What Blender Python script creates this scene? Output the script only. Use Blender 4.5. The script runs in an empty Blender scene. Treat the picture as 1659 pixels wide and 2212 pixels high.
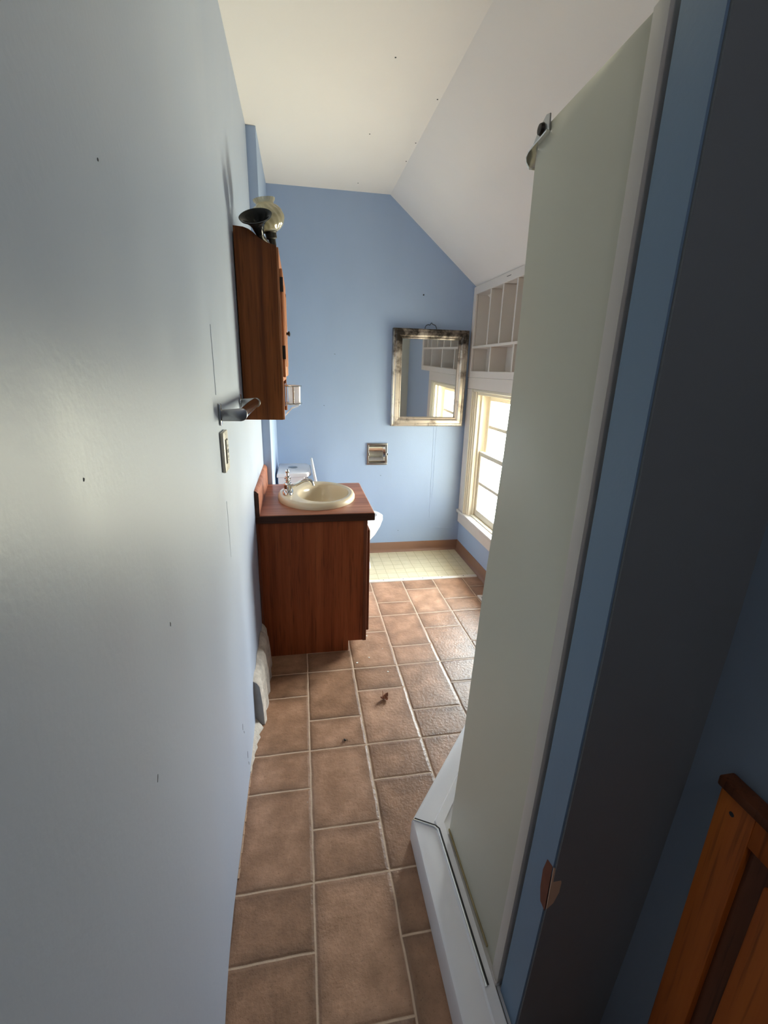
import bpy, bmesh, math, random
from mathutils import Vector, Matrix
random.seed(7)
PI = math.pi
sc = bpy.context.scene
C = sc.collection

# ------------------------------------------------------------------ camera
cam_d = bpy.data.cameras.new('camera')
cam = bpy.data.objects.new('camera', cam_d)
C.objects.link(cam)
sc.camera = cam
FPX = 989.7
cam_d.sensor_fit = 'HORIZONTAL'
cam_d.sensor_width = 36.0
cam_d.lens = FPX / 1659 * 36.0
cam_d.clip_start = 0.01
a, b, g = math.radians(10.4662), math.radians(17.302), math.radians(1.4813)
fwd = Vector((math.sin(a) * math.cos(b), math.cos(a) * math.cos(b), -math.sin(b)))
rt = Vector((math.cos(a), -math.sin(a), 0))
up = rt.cross(fwd)
r2 = rt * math.cos(g) + up * math.sin(g)
u2 = -rt * math.sin(g) + up * math.cos(g)
M = Matrix((r2, u2, -fwd)).transposed().to_4x4()
M.translation = (0.2298, 0, 1.5)
cam.matrix_world = M

# ------------------------------------------------------------------ world (overcast sky, sunlit lawn below)
W_ = bpy.data.worlds.new('world')
sc.world = W_
W_.use_nodes = True
nt = W_.node_tree
for n in list(nt.nodes): nt.nodes.remove(n)
wo = nt.nodes.new('ShaderNodeOutputWorld')
bg = nt.nodes.new('ShaderNodeBackground')
tc = nt.nodes.new('ShaderNodeTexCoord')
sx = nt.nodes.new('ShaderNodeSeparateXYZ')
cr = nt.nodes.new('ShaderNodeValToRGB')
mr = nt.nodes.new('ShaderNodeMapRange')
mr.inputs['From Min'].default_value = -1; mr.inputs['From Max'].default_value = 1
nt.links.new(tc.outputs['Generated'], sx.inputs[0])
nt.links.new(sx.outputs['Z'], mr.inputs[0])
nt.links.new(mr.outputs[0], cr.inputs[0])
nt.links.new(cr.outputs[0], bg.inputs[0])
# sky strength graded along Y to favour the near end over the far wall
my = nt.nodes.new('ShaderNodeMapRange'); my.interpolation_type = 'SMOOTHSTEP'
my.inputs['From Min'].default_value = -0.75; my.inputs['From Max'].default_value = 0.75
my.inputs['To Min'].default_value = 11.0; my.inputs['To Max'].default_value = 84.0
nt.links.new(sx.outputs['Y'], my.inputs[0]); nt.links.new(my.outputs[0], bg.inputs['Strength'])
nt.links.new(bg.outputs[0], wo.inputs[0])
e = cr.color_ramp.elements
e[0].position = 0.0; e[0].color = (0.80, 0.76, 0.60, 1)
e[1].position = 1.0; e[1].color = (0.74, 0.87, 1.0, 1)
for pos, col in ((0.46, (0.84, 0.80, 0.64, 1)), (0.50, (0.95, 0.91, 0.82, 1)), (0.56, (0.97, 0.97, 0.96, 1)), (0.66, (0.84, 0.92, 1.0, 1))):
    k = e.new(pos); k.color = col

# ------------------------------------------------------------------ exposure
sc.view_settings.view_transform = 'Standard'
sc.view_settings.look = 'None'
sc.view_settings.gamma = 1
sc.view_settings.use_curve_mapping = False
sc.view_settings.exposure = 0.0
PENDANT_FILL = 5.5  # glow of the added pendant fill
HALL_FILL = 15.0  # glow of the added hall fill
sc.cycles.max_bounces = 14
sc.cycles.diffuse_bounces = 10
sc.cycles.glossy_bounces = 6
sc.cycles.transparent_max_bounces = 16
sc.cycles.transmission_bounces = 10
sc.cycles.sample_clamp_indirect = 8.0
sc.cycles.caustics_refractive = False

def portal(name, loc, rot, sxx, syy):
    l = bpy.data.lights.new(name, 'AREA'); l.shape = 'RECTANGLE'; l.size = sxx; l.size_y = syy
    l.cycles.is_portal = True
    o = bpy.data.objects.new(name, l); C.objects.link(o); o.location = loc; o.rotation_euler = rot
    return o
portal('window_portal', (1.72, 2.99, 0.865), (0, PI / 2, 0), 1.05, 0.80)

# ------------------------------------------------------------------ room numbers
D = 3.6012; J = 2.8388; CW = 0.049; W = 1.5566; HC = 2.6479; XR = 0.8822; ZS = 2.1041
YB = -1.30                       # wall behind the camera
XP = 0.66                        # plane of the shower side panel and of the wall end
XH = 0.884                       # hall wall, right of the camera
GX = 0.2352                      # tile column width
WY0, WY1, WZ0, WZ1 = 2.60, 3.42, 0.37, 1.36   # window opening

# ------------------------------------------------------------------ materials
def newmat(name):
    m = bpy.data.materials.new(name); m.use_nodes = True
    t = m.node_tree; bs = t.nodes['Principled BSDF']
    return m, t, bs
def nd(t, typ, **kw):
    n = t.nodes.new(typ)
    for k, v in kw.items(): setattr(n, k, v)
    return n
def coords(t, scale=(1, 1, 1), rot=(0, 0, 0)):
    c = nd(t, 'ShaderNodeTexCoord'); mp = nd(t, 'ShaderNodeMapping')
    mp.inputs['Scale'].default_value = scale; mp.inputs['Rotation'].default_value = rot
    t.links.new(c.outputs['Object'], mp.inputs[0]); return mp.outputs[0]
def mixc(t, fac, c1, c2):
    m = nd(t, 'ShaderNodeMix', data_type='RGBA')
    for i, v in ((0, fac), (6, c1), (7, c2)):
        if hasattr(v, 'is_output'): t.links.new(v, m.inputs[i])
        elif i == 0: m.inputs[0].default_value = v
        else: m.inputs[i].default_value = (*v, 1) if len(v) == 3 else v
    return m.outputs[2]
def noise(t, vec, scale, detail=3, rough=0.5):
    n = nd(t, 'ShaderNodeTexNoise'); n.inputs['Scale'].default_value = scale
    n.inputs['Detail'].default_value = detail; n.inputs['Roughness'].default_value = rough
    t.links.new(vec, n.inputs['Vector']); return n.outputs['Fac']
def ramp(t, fac, stops):
    r = nd(t, 'ShaderNodeValToRGB'); el = r.color_ramp.elements
    el[0].position = stops[0][0]; el[0].color = (*stops[0][1], 1)
    el[1].position = stops[-1][0]; el[1].color = (*stops[-1][1], 1)
    for p_, c_ in stops[1:-1]:
        k_ = el.new(p_); k_.color = (*c_, 1)
    t.links.new(fac, r.inputs[0]); return r.outputs[0]
def bump(t, bs, h, strength=0.2, dist=0.01):
    bp = nd(t, 'ShaderNodeBump'); bp.inputs['Strength'].default_value = strength
    bp.inputs['Distance'].default_value = dist
    t.links.new(h, bp.inputs['Height']); t.links.new(bp.outputs[0], bs.inputs['Normal'])
def math_(t, op, x, y=None, z=None):
    n = nd(t, 'ShaderNodeMath', operation=op)
    for i, v in enumerate((x, y, z)):
        if v is None: continue
        if hasattr(v, 'is_output'): t.links.new(v, n.inputs[i])
        else: n.inputs[i].default_value = v
    return n.outputs[0]
def simple(name, col, rough=0.5, metal=0.0, var=0.08, nscale=8, bumps=0.0, bscale=60, spec=0.5):
    m, t, bs = newmat(name); v = coords(t)
    lo = tuple(c * (1 - var) for c in col); hi = tuple(min(1, c * (1 + var)) for c in col)
    t.links.new(mixc(t, noise(t, v, nscale), lo, hi), bs.inputs['Base Color'])
    bs.inputs['Roughness'].default_value = rough; bs.inputs['Metallic'].default_value = metal
    bs.inputs['Specular IOR Level'].default_value = spec
    if bumps: bump(t, bs, noise(t, v, bscale, 4), bumps, 0.004)
    return m
def wood(name, dark, mid, light, axis='Z', rough=0.45, scale=1.0):
    m, t, bs = newmat(name)
    s = {'X': (1.2, 26, 26), 'Y': (26, 1.2, 26), 'Z': (26, 26, 1.2)}[axis]
    s2 = {'X': (6, 160, 160), 'Y': (160, 6, 160), 'Z': (160, 160, 6)}[axis]
    v = coords(t, tuple(q * scale for q in s)); f1 = noise(t, v, 1.0, 4, 0.55)
    v2 = coords(t, tuple(q * scale for q in s2)); f2 = noise(t, v2, 1.0, 2, 0.6)
    base = ramp(t, f1, [(0.28, dark), (0.5, mid), (0.74, light)])
    pores = ramp(t, f2, [(0.30, (0.45, 0.45, 0.45)), (0.46, (1, 1, 1))])
    mm = nd(t, 'ShaderNodeMix', data_type='RGBA', blend_type='MULTIPLY'); mm.inputs[0].default_value = 0.7
    t.links.new(base, mm.inputs[6]); t.links.new(pores, mm.inputs[7])
    t.links.new(mm.outputs[2], bs.inputs['Base Color'])
    bs.inputs['Roughness'].default_value = rough; bs.inputs['Specular IOR Level'].default_value = 0.22
    bump(t, bs, f2, 0.12, 0.002)
    return m
def wallpaint(name, col, rough, bumps=0.12, smear=0.05, coat=0.0):
    m, t, bs = newmat(name); v = coords(t)
    f = noise(t, coords(t, (1, 1, 0.35)), 5, 4)
    lo = tuple(c * (1 - smear) for c in col); hi = tuple(c * (1 + smear) for c in col)
    t.links.new(mixc(t, f, lo, hi), bs.inputs['Base Color'])
    bs.inputs['Roughness'].default_value = rough
    rr = ramp(t, f, [(0.3, (rough * 0.9,) * 3), (0.7, (min(1, rough * 1.12),) * 3)])
    t.links.new(rr, bs.inputs['Roughness'])
    bump(t, bs, noise(t, v, 90, 3), bumps, 0.003)
    return m
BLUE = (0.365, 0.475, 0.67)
BLUE_SHEEN = (0.395, 0.455, 0.57)  # same paint as the far wall, its sheen greyed into the colour
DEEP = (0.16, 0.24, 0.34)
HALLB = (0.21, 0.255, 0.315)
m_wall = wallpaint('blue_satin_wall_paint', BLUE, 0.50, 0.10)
m_wall_l = wallpaint('blue_satin_paint_with_sheen', BLUE_SHEEN, 0.42, 0.10, 0.04)
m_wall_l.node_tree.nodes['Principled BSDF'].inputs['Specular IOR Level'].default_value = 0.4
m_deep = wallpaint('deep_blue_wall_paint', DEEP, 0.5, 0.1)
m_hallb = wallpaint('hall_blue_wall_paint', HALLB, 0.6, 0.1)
m_ceil = wallpaint('off_white_ceiling_paint', (0.88, 0.83, 0.79), 0.75, 0.06, 0.02)
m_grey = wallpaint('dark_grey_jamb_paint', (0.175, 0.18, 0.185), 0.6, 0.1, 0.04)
m_white = simple('white_trim_paint', (0.72, 0.66, 0.61), 0.42, bumps=0.1, bscale=40, var=0.04)
m_cream = simple('cream_window_paint', (0.74, 0.67, 0.54), 0.42, bumps=0.15, bscale=50, var=0.07)
m_shower = simple('pale_green_grey_shower_panel', (0.63, 0.60, 0.48), 0.38, var=0.03, nscale=3)
m_showtrim = simple('warm_beige_shower_trim', (0.62, 0.56, 0.50), 0.45, var=0.05)
m_tray = simple('white_acrylic_shower_tray', (0.80, 0.78, 0.79), 0.22, var=0.02)
m_caulk = simple('yellowed_caulk', (0.30, 0.23, 0.11), 0.6, var=0.5, nscale=30)
m_chrome = simple('chrome', (0.72, 0.71, 0.69), 0.12, 1.0, var=0.06)
m_dchrome = simple('dull_chrome', (0.42, 0.41, 0.40), 0.28, 1.0, var=0.15, nscale=20)
m_alu = simple('aluminium_track', (0.55, 0.53, 0.52), 0.3, 1.0, var=0.1)
m_black = simple('black_enamel', (0.008, 0.008, 0.009), 0.14, var=0.1, spec=0.12)
m_dbrass = simple('aged_dark_brass', (0.06, 0.055, 0.045), 0.4, 0.6, var=0.2)
m_porc = simple('white_porcelain', (0.86, 0.82, 0.82), 0.12, var=0.01)
m_sink = simple('almond_cultured_marble', (0.66, 0.55, 0.38), 0.2, var=0.04)
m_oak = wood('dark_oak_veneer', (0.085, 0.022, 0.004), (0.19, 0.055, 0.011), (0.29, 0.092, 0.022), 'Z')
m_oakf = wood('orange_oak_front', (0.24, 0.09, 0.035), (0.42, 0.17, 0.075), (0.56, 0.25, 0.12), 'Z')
m_van = wood('vanity_walnut_side', (0.17, 0.036, 0.010), (0.25, 0.058, 0.017), (0.33, 0.09, 0.028), 'Z', 0.5)
m_vanedge = wood('vanity_front_wood', (0.12, 0.034, 0.015), (0.17, 0.05, 0.022), (0.22, 0.07, 0.035), 'Z')
m_top = wood('butcher_block_laminate', (0.23, 0.080, 0.045), (0.37, 0.145, 0.085), (0.54, 0.26, 0.16), 'X', 0.35, 0.8)
m_topedge = wood('dark_laminate_edge', (0.035, 0.014, 0.008), (0.055, 0.021, 0.012), (0.075, 0.03, 0.017), 'X')
m_hall = wood('pine_wood', (0.36, 0.078, 0.010), (0.50, 0.125, 0.018), (0.60, 0.18, 0.03), 'Z', 0.5, 0.7)
m_halld = wood('dark_stained_wood', (0.10, 0.03, 0.012), (0.13, 0.04, 0.016), (0.16, 0.05, 0.02), 'Z')
m_base = simple('brown_vinyl_cove', (0.27, 0.145, 0.095), 0.4, var=0.1)
m_hinge = simple('dark_bronze', (0.03, 0.022, 0.018), 0.4, 0.7)
m_cubby = simple('shade_greyed_white_paint', (0.66, 0.61, 0.56), 0.5, bumps=0.1, bscale=40, var=0.05)  # white trim paint with the cubbies' shade greyed into the colour
m_plate = simple('ivory_plate_plastic', (0.62, 0.58, 0.48), 0.35)
m_chip = simple('exposed_grey_plaster', (0.13, 0.13, 0.14), 0.8)
m_dark = simple('dark_gap', (0.02, 0.02, 0.02), 0.7)
m_tan = simple('bare_softwood', (0.55, 0.36, 0.24), 0.7)
m_brownwood = simple('exposed_red_wood', (0.16, 0.04, 0.015), 0.7, var=0.3, nscale=60)
m_plaster = simple('torn_plaster', (0.50, 0.44, 0.38), 0.9, bumps=1.0, bscale=60, var=0.45, nscale=35)
m_metalgrey = simple('grey_painted_metal', (0.32, 0.33, 0.33), 0.5, var=0.2, nscale=20)
m_leaf = simple('dry_leaf', (0.36, 0.15, 0.08), 0.7, var=0.3, nscale=60)
m_flake = simple('white_paint_flake', (0.80, 0.76, 0.68), 0.7)
m_bug = simple('dark_insect', (0.03, 0.02, 0.015), 0.4)
m_white_pl = simple('white_plastic', (0.80, 0.78, 0.78), 0.25)
m_strip = simple('worn_white_metal_strip', (0.72, 0.66, 0.60), 0.35, 0.2, var=0.15, nscale=40)

def floor_mat():
    m, t, bs = newmat('brown_embossed_tile_floor')
    c = nd(t, 'ShaderNodeTexCoord'); s = nd(t, 'ShaderNodeSeparateXYZ')
    t.links.new(c.outputs['Object'], s.inputs[0])
    X, Y = s.outputs['X'], s.outputs['Y']
    # hand-laid wobble in the joints
    wob = math_(t, 'MULTIPLY', math_(t, 'SUBTRACT', noise(t, c.outputs['Object'], 9, 1), 0.5), 0.006)
    u = math_(t, 'DIVIDE', math_(t, 'ADD', math_(t, 'ADD', X, 0.006), wob), GX)
    v = math_(t, 'DIVIDE', math_(t, 'ADD', math_(t, 'SUBTRACT', Y, 1.0125), wob), 0.5115)
    ui = math_(t, 'FLOOR', u); uf = math_(t, 'FRACT', u)
    vi = math_(t, 'FLOOR', v); vf = math_(t, 'FRACT', v)
    odd = math_(t, 'ABSOLUTE', math_(t, 'MODULO', ui, 2.0))
    cut = math_(t, 'SUBTRACT', 0.655, math_(t, 'MULTIPLY', odd, 0.325))
    dx = math_(t, 'MULTIPLY', math_(t, 'MINIMUM', uf, math_(t, 'SUBTRACT', 1.0, uf)), GX)
    dy1 = math_(t, 'MINIMUM', vf, math_(t, 'SUBTRACT', 1.0, vf))
    dy2 = math_(t, 'ABSOLUTE', math_(t, 'SUBTRACT', vf, cut))
    dy = math_(t, 'MULTIPLY', math_(t, 'MINIMUM', dy1, dy2), 0.5115)
    d = math_(t, 'MINIMUM', dx, dy)
    above = math_(t, 'GREATER_THAN', vf, cut)
    # per-tile random tone
    idv = nd(t, 'ShaderNodeCombineXYZ'); t.links.new(ui, idv.inputs[0]); t.links.new(vi, idv.inputs[1]); t.links.new(above, idv.inputs[2])
    wn = nd(t, 'ShaderNodeTexWhiteNoise'); t.links.new(idv.outputs[0], wn.inputs['Vector'])
    f = noise(t, c.outputs['Object'], 11, 5, 0.6)
    f2 = noise(t, c.outputs['Object'], 150, 3, 0.7)
    tone = math_(t, 'ADD', math_(t, 'MULTIPLY', f, 0.75), math_(t, 'MULTIPLY', wn.outputs[0], 0.20))
    col = ramp(t, tone, [(0.26, (0.19, 0.098, 0.054)), (0.48, (0.32, 0.172, 0.100)), (0.72, (0.50, 0.285, 0.18))])
    # worn, paler middle of every tile and darker rim of the printed pattern
    rim = nd(t, 'ShaderNodeMapRange', interpolation_type='SMOOTHSTEP')
    t.links.new(d, rim.inputs[0]); rim.inputs[1].default_value = 0.0; rim.inputs[2].default_value = 0.05
    rim.inputs[3].default_value = 0.80; rim.inputs[4].default_value = 1.12
    mul = nd(t, 'ShaderNodeMix', data_type='RGBA', blend_type='MULTIPLY'); mul.inputs[0].default_value = 1
    t.links.new(col, mul.inputs[6]); t.links.new(rim.outputs[0], mul.inputs[7])
    spk = ramp(t, f2, [(0.30, (0.55, 0.5, 0.45)), (0.42, (1, 1, 1)), (0.62, (1, 1, 1)), (0.75, (1.3, 1.2, 1.1))])
    mul2 = nd(t, 'ShaderNodeMix', data_type='RGBA', blend_type='MULTIPLY'); mul2.inputs[0].default_value = 0.8
    t.links.new(mul.outputs[2], mul2.inputs[6]); t.links.new(spk, mul2.inputs[7])
    g_ = nd(t, 'ShaderNodeMapRange', interpolation_type='SMOOTHSTEP')
    t.links.new(d, g_.inputs[0]); g_.inputs[1].default_value = 0.0014; g_.inputs[2].default_value = 0.0042
    g_.inputs[3].default_value = 1; g_.inputs[4].default_value = 0
    grout = mixc(t, noise(t, c.outputs['Object'], 30), (0.46, 0.32, 0.22), (0.68, 0.50, 0.36))
    t.links.new(mixc(t, g_.outputs[0], mul2.outputs[2], grout), bs.inputs['Base Color'])
    bs.inputs['Roughness'].default_value = 0.38
    h = nd(t, 'ShaderNodeMapRange', interpolation_type='SMOOTHSTEP')
    t.links.new(d, h.inputs[0]); h.inputs[1].default_value = 0.0; h.inputs[2].default_value = 0.012
    hh = math_(t, 'ADD', h.outputs[0], math_(t, 'MULTIPLY', noise(t, c.outputs['Object'], 70, 3, 0.6), 0.9))
    bump(t, bs, hh, 0.75, 0.0028)
    return m
m_floor = floor_mat()

def vinyl_mat():
    m, t, bs = newmat('cream_grid_vinyl')
    c = nd(t, 'ShaderNodeTexCoord'); s = nd(t, 'ShaderNodeSeparateXYZ')
    t.links.new(c.outputs['Object'], s.inputs[0])
    wob = math_(t, 'MULTIPLY', math_(t, 'SUBTRACT', noise(t, c.outputs['Object'], 20, 2), 0.5), 0.010)
    u = math_(t, 'FRACT', math_(t, 'DIVIDE', math_(t, 'ADD', s.outputs['X'], wob), 0.077))
    v = math_(t, 'FRACT', math_(t, 'DIVIDE', math_(t, 'ADD', s.outputs['Y'], wob), 0.077))
    du = math_(t, 'MINIMUM', u, math_(t, 'SUBTRACT', 1.0, u)); dv = math_(t, 'MINIMUM', v, math_(t, 'SUBTRACT', 1.0, v))
    d = math_(t, 'MULTIPLY', math_(t, 'MINIMUM', du, dv), 0.077)
    g_ = nd(t, 'ShaderNodeMapRange', interpolation_type='SMOOTHSTEP')
    t.links.new(d, g_.inputs[0]); g_.inputs[1].default_value = 0.001; g_.inputs[2].default_value = 0.0032
    g_.inputs[3].default_value = 0.75; g_.inputs[4].default_value = 0
    base = mixc(t, noise(t, c.outputs['Object'], 14, 4), (0.54, 0.45, 0.29), (0.68, 0.60, 0.42))
    t.links.new(mixc(t, g_.outputs[0], base, (0.36, 0.29, 0.15)), bs.inputs['Base Color'])
    bs.inputs['Roughness'].default_value = 0.4
    return m
m_vinyl = vinyl_mat()

def glass_mat(name, tint=(1, 1, 1), rough=0.0, gl=1.0, ior=1.45):
    """thin architectural glass: clear with a fresnel reflection"""
    m, t, bs = newmat(name); t.nodes.remove(bs)
    tr = nd(t, 'ShaderNodeBsdfTransparent'); tr.inputs[0].default_value = (*tint, 1)
    gg = nd(t, 'ShaderNodeBsdfGlossy'); gg.inputs['Roughness'].default_value = rough
    fr = nd(t, 'ShaderNodeFresnel'); ge = nd(t, 'ShaderNodeNewGeometry')
    # same reflectance on both faces of the pane
    t.links.new(math_(t, 'ADD', math_(t, 'MULTIPLY', ge.outputs['Backfacing'], 1/ior-ior), ior), fr.inputs[0])
    mx = nd(t, 'ShaderNodeMixShader')
    t.links.new(math_(t, 'MINIMUM', math_(t, 'MULTIPLY', fr.outputs[0], gl), 1.0), mx.inputs[0])
    t.links.new(tr.outputs[0], mx.inputs[1]); t.links.new(gg.outputs[0], mx.inputs[2])
    t.links.new(mx.outputs[0], t.nodes['Material Output'].inputs[0])
    return m
m_glass = glass_mat('window_glass', (0.97, 0.98, 0.95))
m_shade = glass_mat('ribbed_lamp_glass', (0.80, 0.78, 0.68), 0.10, 2.2, 1.55)
def milk(m, amount, col):
    t = m.node_tree; out = t.nodes['Material Output']; src = out.inputs[0].links[0].from_socket
    d1 = nd(t, 'ShaderNodeBsdfDiffuse'); d1.inputs[0].default_value = (*col, 1)
    d2 = nd(t, 'ShaderNodeBsdfTranslucent'); d2.inputs[0].default_value = (*col, 1)
    a_ = nd(t, 'ShaderNodeMixShader'); a_.inputs[0].default_value = 0.5
    t.links.new(d1.outputs[0], a_.inputs[1]); t.links.new(d2.outputs[0], a_.inputs[2])
    b2 = nd(t, 'ShaderNodeMixShader'); b2.inputs[0].default_value = amount
    t.links.new(src, b2.inputs[1]); t.links.new(a_.outputs[0], b2.inputs[2]); t.links.new(b2.outputs[0], out.inputs[0])
milk(m_shade, 0.30, (0.85, 0.80, 0.66))
m_cup = glass_mat('clear_plastic_tumbler', (0.95, 0.95, 0.97), 0.05, 1.5, 1.5); milk(m_cup, 0.35, (0.9, 0.88, 0.90))
def mirror_mat():
    m, t, bs = newmat('old_mirror_glass')
    f = noise(t, coords(t), 30, 3)
    bs.inputs['Metallic'].default_value = 1
    bs.inputs['Base Color'].default_value = (0.80, 0.81, 0.80, 1)
    t.links.new(ramp(t, f, [(0.3, (0.015,) * 3), (0.8, (0.05,) * 3)]), bs.inputs['Roughness'])
    return m
m_mirror = mirror_mat()
def frame_mat():
    """silver leaf, tarnished black in patches, darker towards the top"""
    m, t, bs = newmat('tarnished_silver_leaf')
    c = nd(t, 'ShaderNodeTexCoord'); sp = nd(t, 'ShaderNodeSeparateXYZ'); t.links.new(c.outputs['Object'], sp.inputs[0])
    f = noise(t, c.outputs['Object'], 9, 5, 0.65)
    up_ = nd(t, 'ShaderNodeMapRange'); t.links.new(sp.outputs['Z'], up_.inputs[0])
    up_.inputs[1].default_value = 1.45; up_.inputs[2].default_value = 1.80; up_.inputs[3].default_value = 0.10; up_.inputs[4].default_value = -0.13
    k = math_(t, 'ADD', f, up_.outputs[0])
    t.links.new(ramp(t, k, [(0.34, (0.05, 0.04, 0.033)), (0.46, (0.30, 0.25, 0.21)), (0.60, (0.66, 0.58, 0.50))]), bs.inputs['Base Color'])
    bs.inputs['Metallic'].default_value = 0.7
    bs.inputs['Roughness'].default_value = 0.36
    return m
m_frame = frame_mat()

# ------------------------------------------------------------------ mesh helpers
class MB:
    def __init__(s): s.bm = bmesh.new(); s.mi = 0
    def _tag(s, faces):
        for f in faces: f.material_index = s.mi
    def box(s, x0, x1, y0, y1, z0, z1, bev=0.0, seg=2, mtx=None):
        vs = [s.bm.verts.new(p) for p in ((x0,y0,z0),(x1,y0,z0),(x1,y1,z0),(x0,y1,z0),(x0,y0,z1),(x1,y0,z1),(x1,y1,z1),(x0,y1,z1))]
        fs = [s.bm.faces.new([vs[i] for i in q]) for q in ((0,3,2,1),(4,5,6,7),(0,1,5,4),(1,2,6,5),(2,3,7,6),(3,0,4,7))]
        if mtx is not None: bmesh.ops.transform(s.bm, matrix=mtx, verts=vs)
        s._tag(fs)
        if bev:
            ed = list({e_ for f in fs for e_ in f.edges})
            r = bmesh.ops.bevel(s.bm, geom=ed, offset=bev, segments=seg, profile=0.5, affect='EDGES')
            s._tag(r['faces'])
        return s
    def prism(s, pts, ext, bev=0.0, seg=2):
        """closed outline (3-D points) pushed along a vector"""
        ext = Vector(ext)
        A = [s.bm.verts.new(p) for p in pts]; B = [s.bm.verts.new(Vector(p) + ext) for p in pts]
        n = len(pts); fs = [s.bm.faces.new(A), s.bm.faces.new(B[::-1])]
        for i in range(n): fs.append(s.bm.faces.new((A[i], B[i], B[(i+1) % n], A[(i+1) % n])))
        s._tag(fs)
        if bev:
            ed = list({e_ for f in fs for e_ in f.edges})
            r = bmesh.ops.bevel(s.bm, geom=ed, offset=bev, segments=seg, profile=0.5, affect='EDGES'); s._tag(r['faces'])
        return s
    def lathe(s, prof, center=(0,0,0), n=40, mtx=None, sx=1, sy=1, rib=None):
        """prof: list of (r,z); rib(angle, i) scales the radius"""
        rings = []
        T = Matrix.Translation(center) @ (mtx or Matrix.Identity(4))
        for i, (r, z) in enumerate(prof):
            if r <= 1e-6: rings.append([s.bm.verts.new(T @ Vector((0, 0, z)))])
            else:
                ring = []
                for k in range(n):
                    t_ = 2*PI*k/n; q = rib(t_, i) if rib else 1
                    ring.append(s.bm.verts.new(T @ Vector((r*q*sx*math.cos(t_), r*q*sy*math.sin(t_), z))))
                rings.append(ring)
        fs = []
        for A, B in zip(rings, rings[1:]):
            if len(A) == 1 and len(B) == 1: continue
            for k in range(n):
                k2 = (k+1) % n
                if len(A) == 1: fs.append(s.bm.faces.new((A[0], B[k], B[k2])))
                elif len(B) == 1: fs.append(s.bm.faces.new((A[k], A[k2], B[0])))
                else: fs.append(s.bm.faces.new((A[k], A[k2], B[k2], B[k])))
        s._tag(fs); return s
    def loft(s, rings, cap=True, closed=True):
        R_ = [[s.bm.verts.new(p) for p in r] for r in rings]; fs = []
        n = len(R_[0])
        for A, B in zip(R_, R_[1:]):
            for k in range(n if closed else n-1):
                k2 = (k+1) % n; fs.append(s.bm.faces.new((A[k], A[k2], B[k2], B[k])))
        if cap: fs.append(s.bm.faces.new(R_[0][::-1])); fs.append(s.bm.faces.new(R_[-1]))
        s._tag(fs); return s
    def tube(s, pts, r, n=12, cap=True):
        pts = [Vector(p) for p in pts]; rs = r if isinstance(r, (list, tuple)) else [r]*len(pts)
        rings = []; prev = None
        for i, p in enumerate(pts):
            tg = (pts[min(i+1, len(pts)-1)] - pts[max(i-1, 0)]).normalized()
            if prev is None:
                ax = Vector((0,0,1)) if abs(tg.z) < 0.9 else Vector((1,0,0)); u = tg.cross(ax).normalized()
            else: u = (prev - tg*prev.dot(tg)).normalized()
            prev = u; v = tg.cross(u)
            rings.append([p + (u*math.cos(2*PI*k/n) + v*math.sin(2*PI*k/n))*rs[i] for k in range(n)])
        return s.loft(rings, cap)
    def quad(s, *pts):
        f = s.bm.faces.new([s.bm.verts.new(p) for p in pts]); s._tag([f]); return s
    def build(s, name, mats, parent=None, angle=35, recenter=True):
        bmesh.ops.recalc_face_normals(s.bm, faces=s.bm.faces)
        me = bpy.data.meshes.new(name); s.bm.to_mesh(me); s.bm.free()
        for m in (mats if isinstance(mats, (list, tuple)) else [mats]): me.materials.append(m)
        me.polygons.foreach_set('use_smooth', [True]*len(me.polygons))
        me.set_sharp_from_angle(angle=math.radians(angle))
        o = bpy.data.objects.new(name, me); C.objects.link(o)
        if parent is not None: o.parent = parent; o.matrix_parent_inverse = Matrix.Translation(-Vector(parent_loc(parent)))
        return o
def parent_loc(o):
    return Vector(o.location) if o.type == 'EMPTY' else Vector((0, 0, 0))
def tag(o, label=None, cat=None, group=None, kind=None):
    if label: o['label'] = label
    if cat: o['category'] = cat
    if group: o['group'] = group
    if kind: o['kind'] = kind
    return o
def thing(name, loc, label, cat, group=None):
    o = bpy.data.objects.new(name, None); C.objects.link(o); o.location = loc; o.empty_display_size = 0.05
    return tag(o, label, cat, group)
def struct(o, label=None, cat=None): return tag(o, label, cat, None, 'structure')

def arc(c, r, a0, a1, n, plane='xz', sq=1.0):
    out = []
    for i in range(n+1):
        t_ = a0 + (a1-a0)*i/n; p_ = r*math.cos(t_); q_ = r*sq*math.sin(t_)
        if plane == 'xz': out.append((c[0]+p_, c[1], c[2]+q_))
        elif plane == 'xy': out.append((c[0]+p_, c[1]+q_, c[2]))
        else: out.append((c[0], c[1]+p_, c[2]+q_))
    return out

# ================================================================== THE ROOM
# floor of brown tiles
m = MB(); m.box(-0.15, 1.75, YB-0.1, D+0.1, -0.06, 0.0)
floor = struct(m.build('floor', m_floor), 'brown embossed tile-pattern floor running down the narrow bathroom', 'floor')

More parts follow.
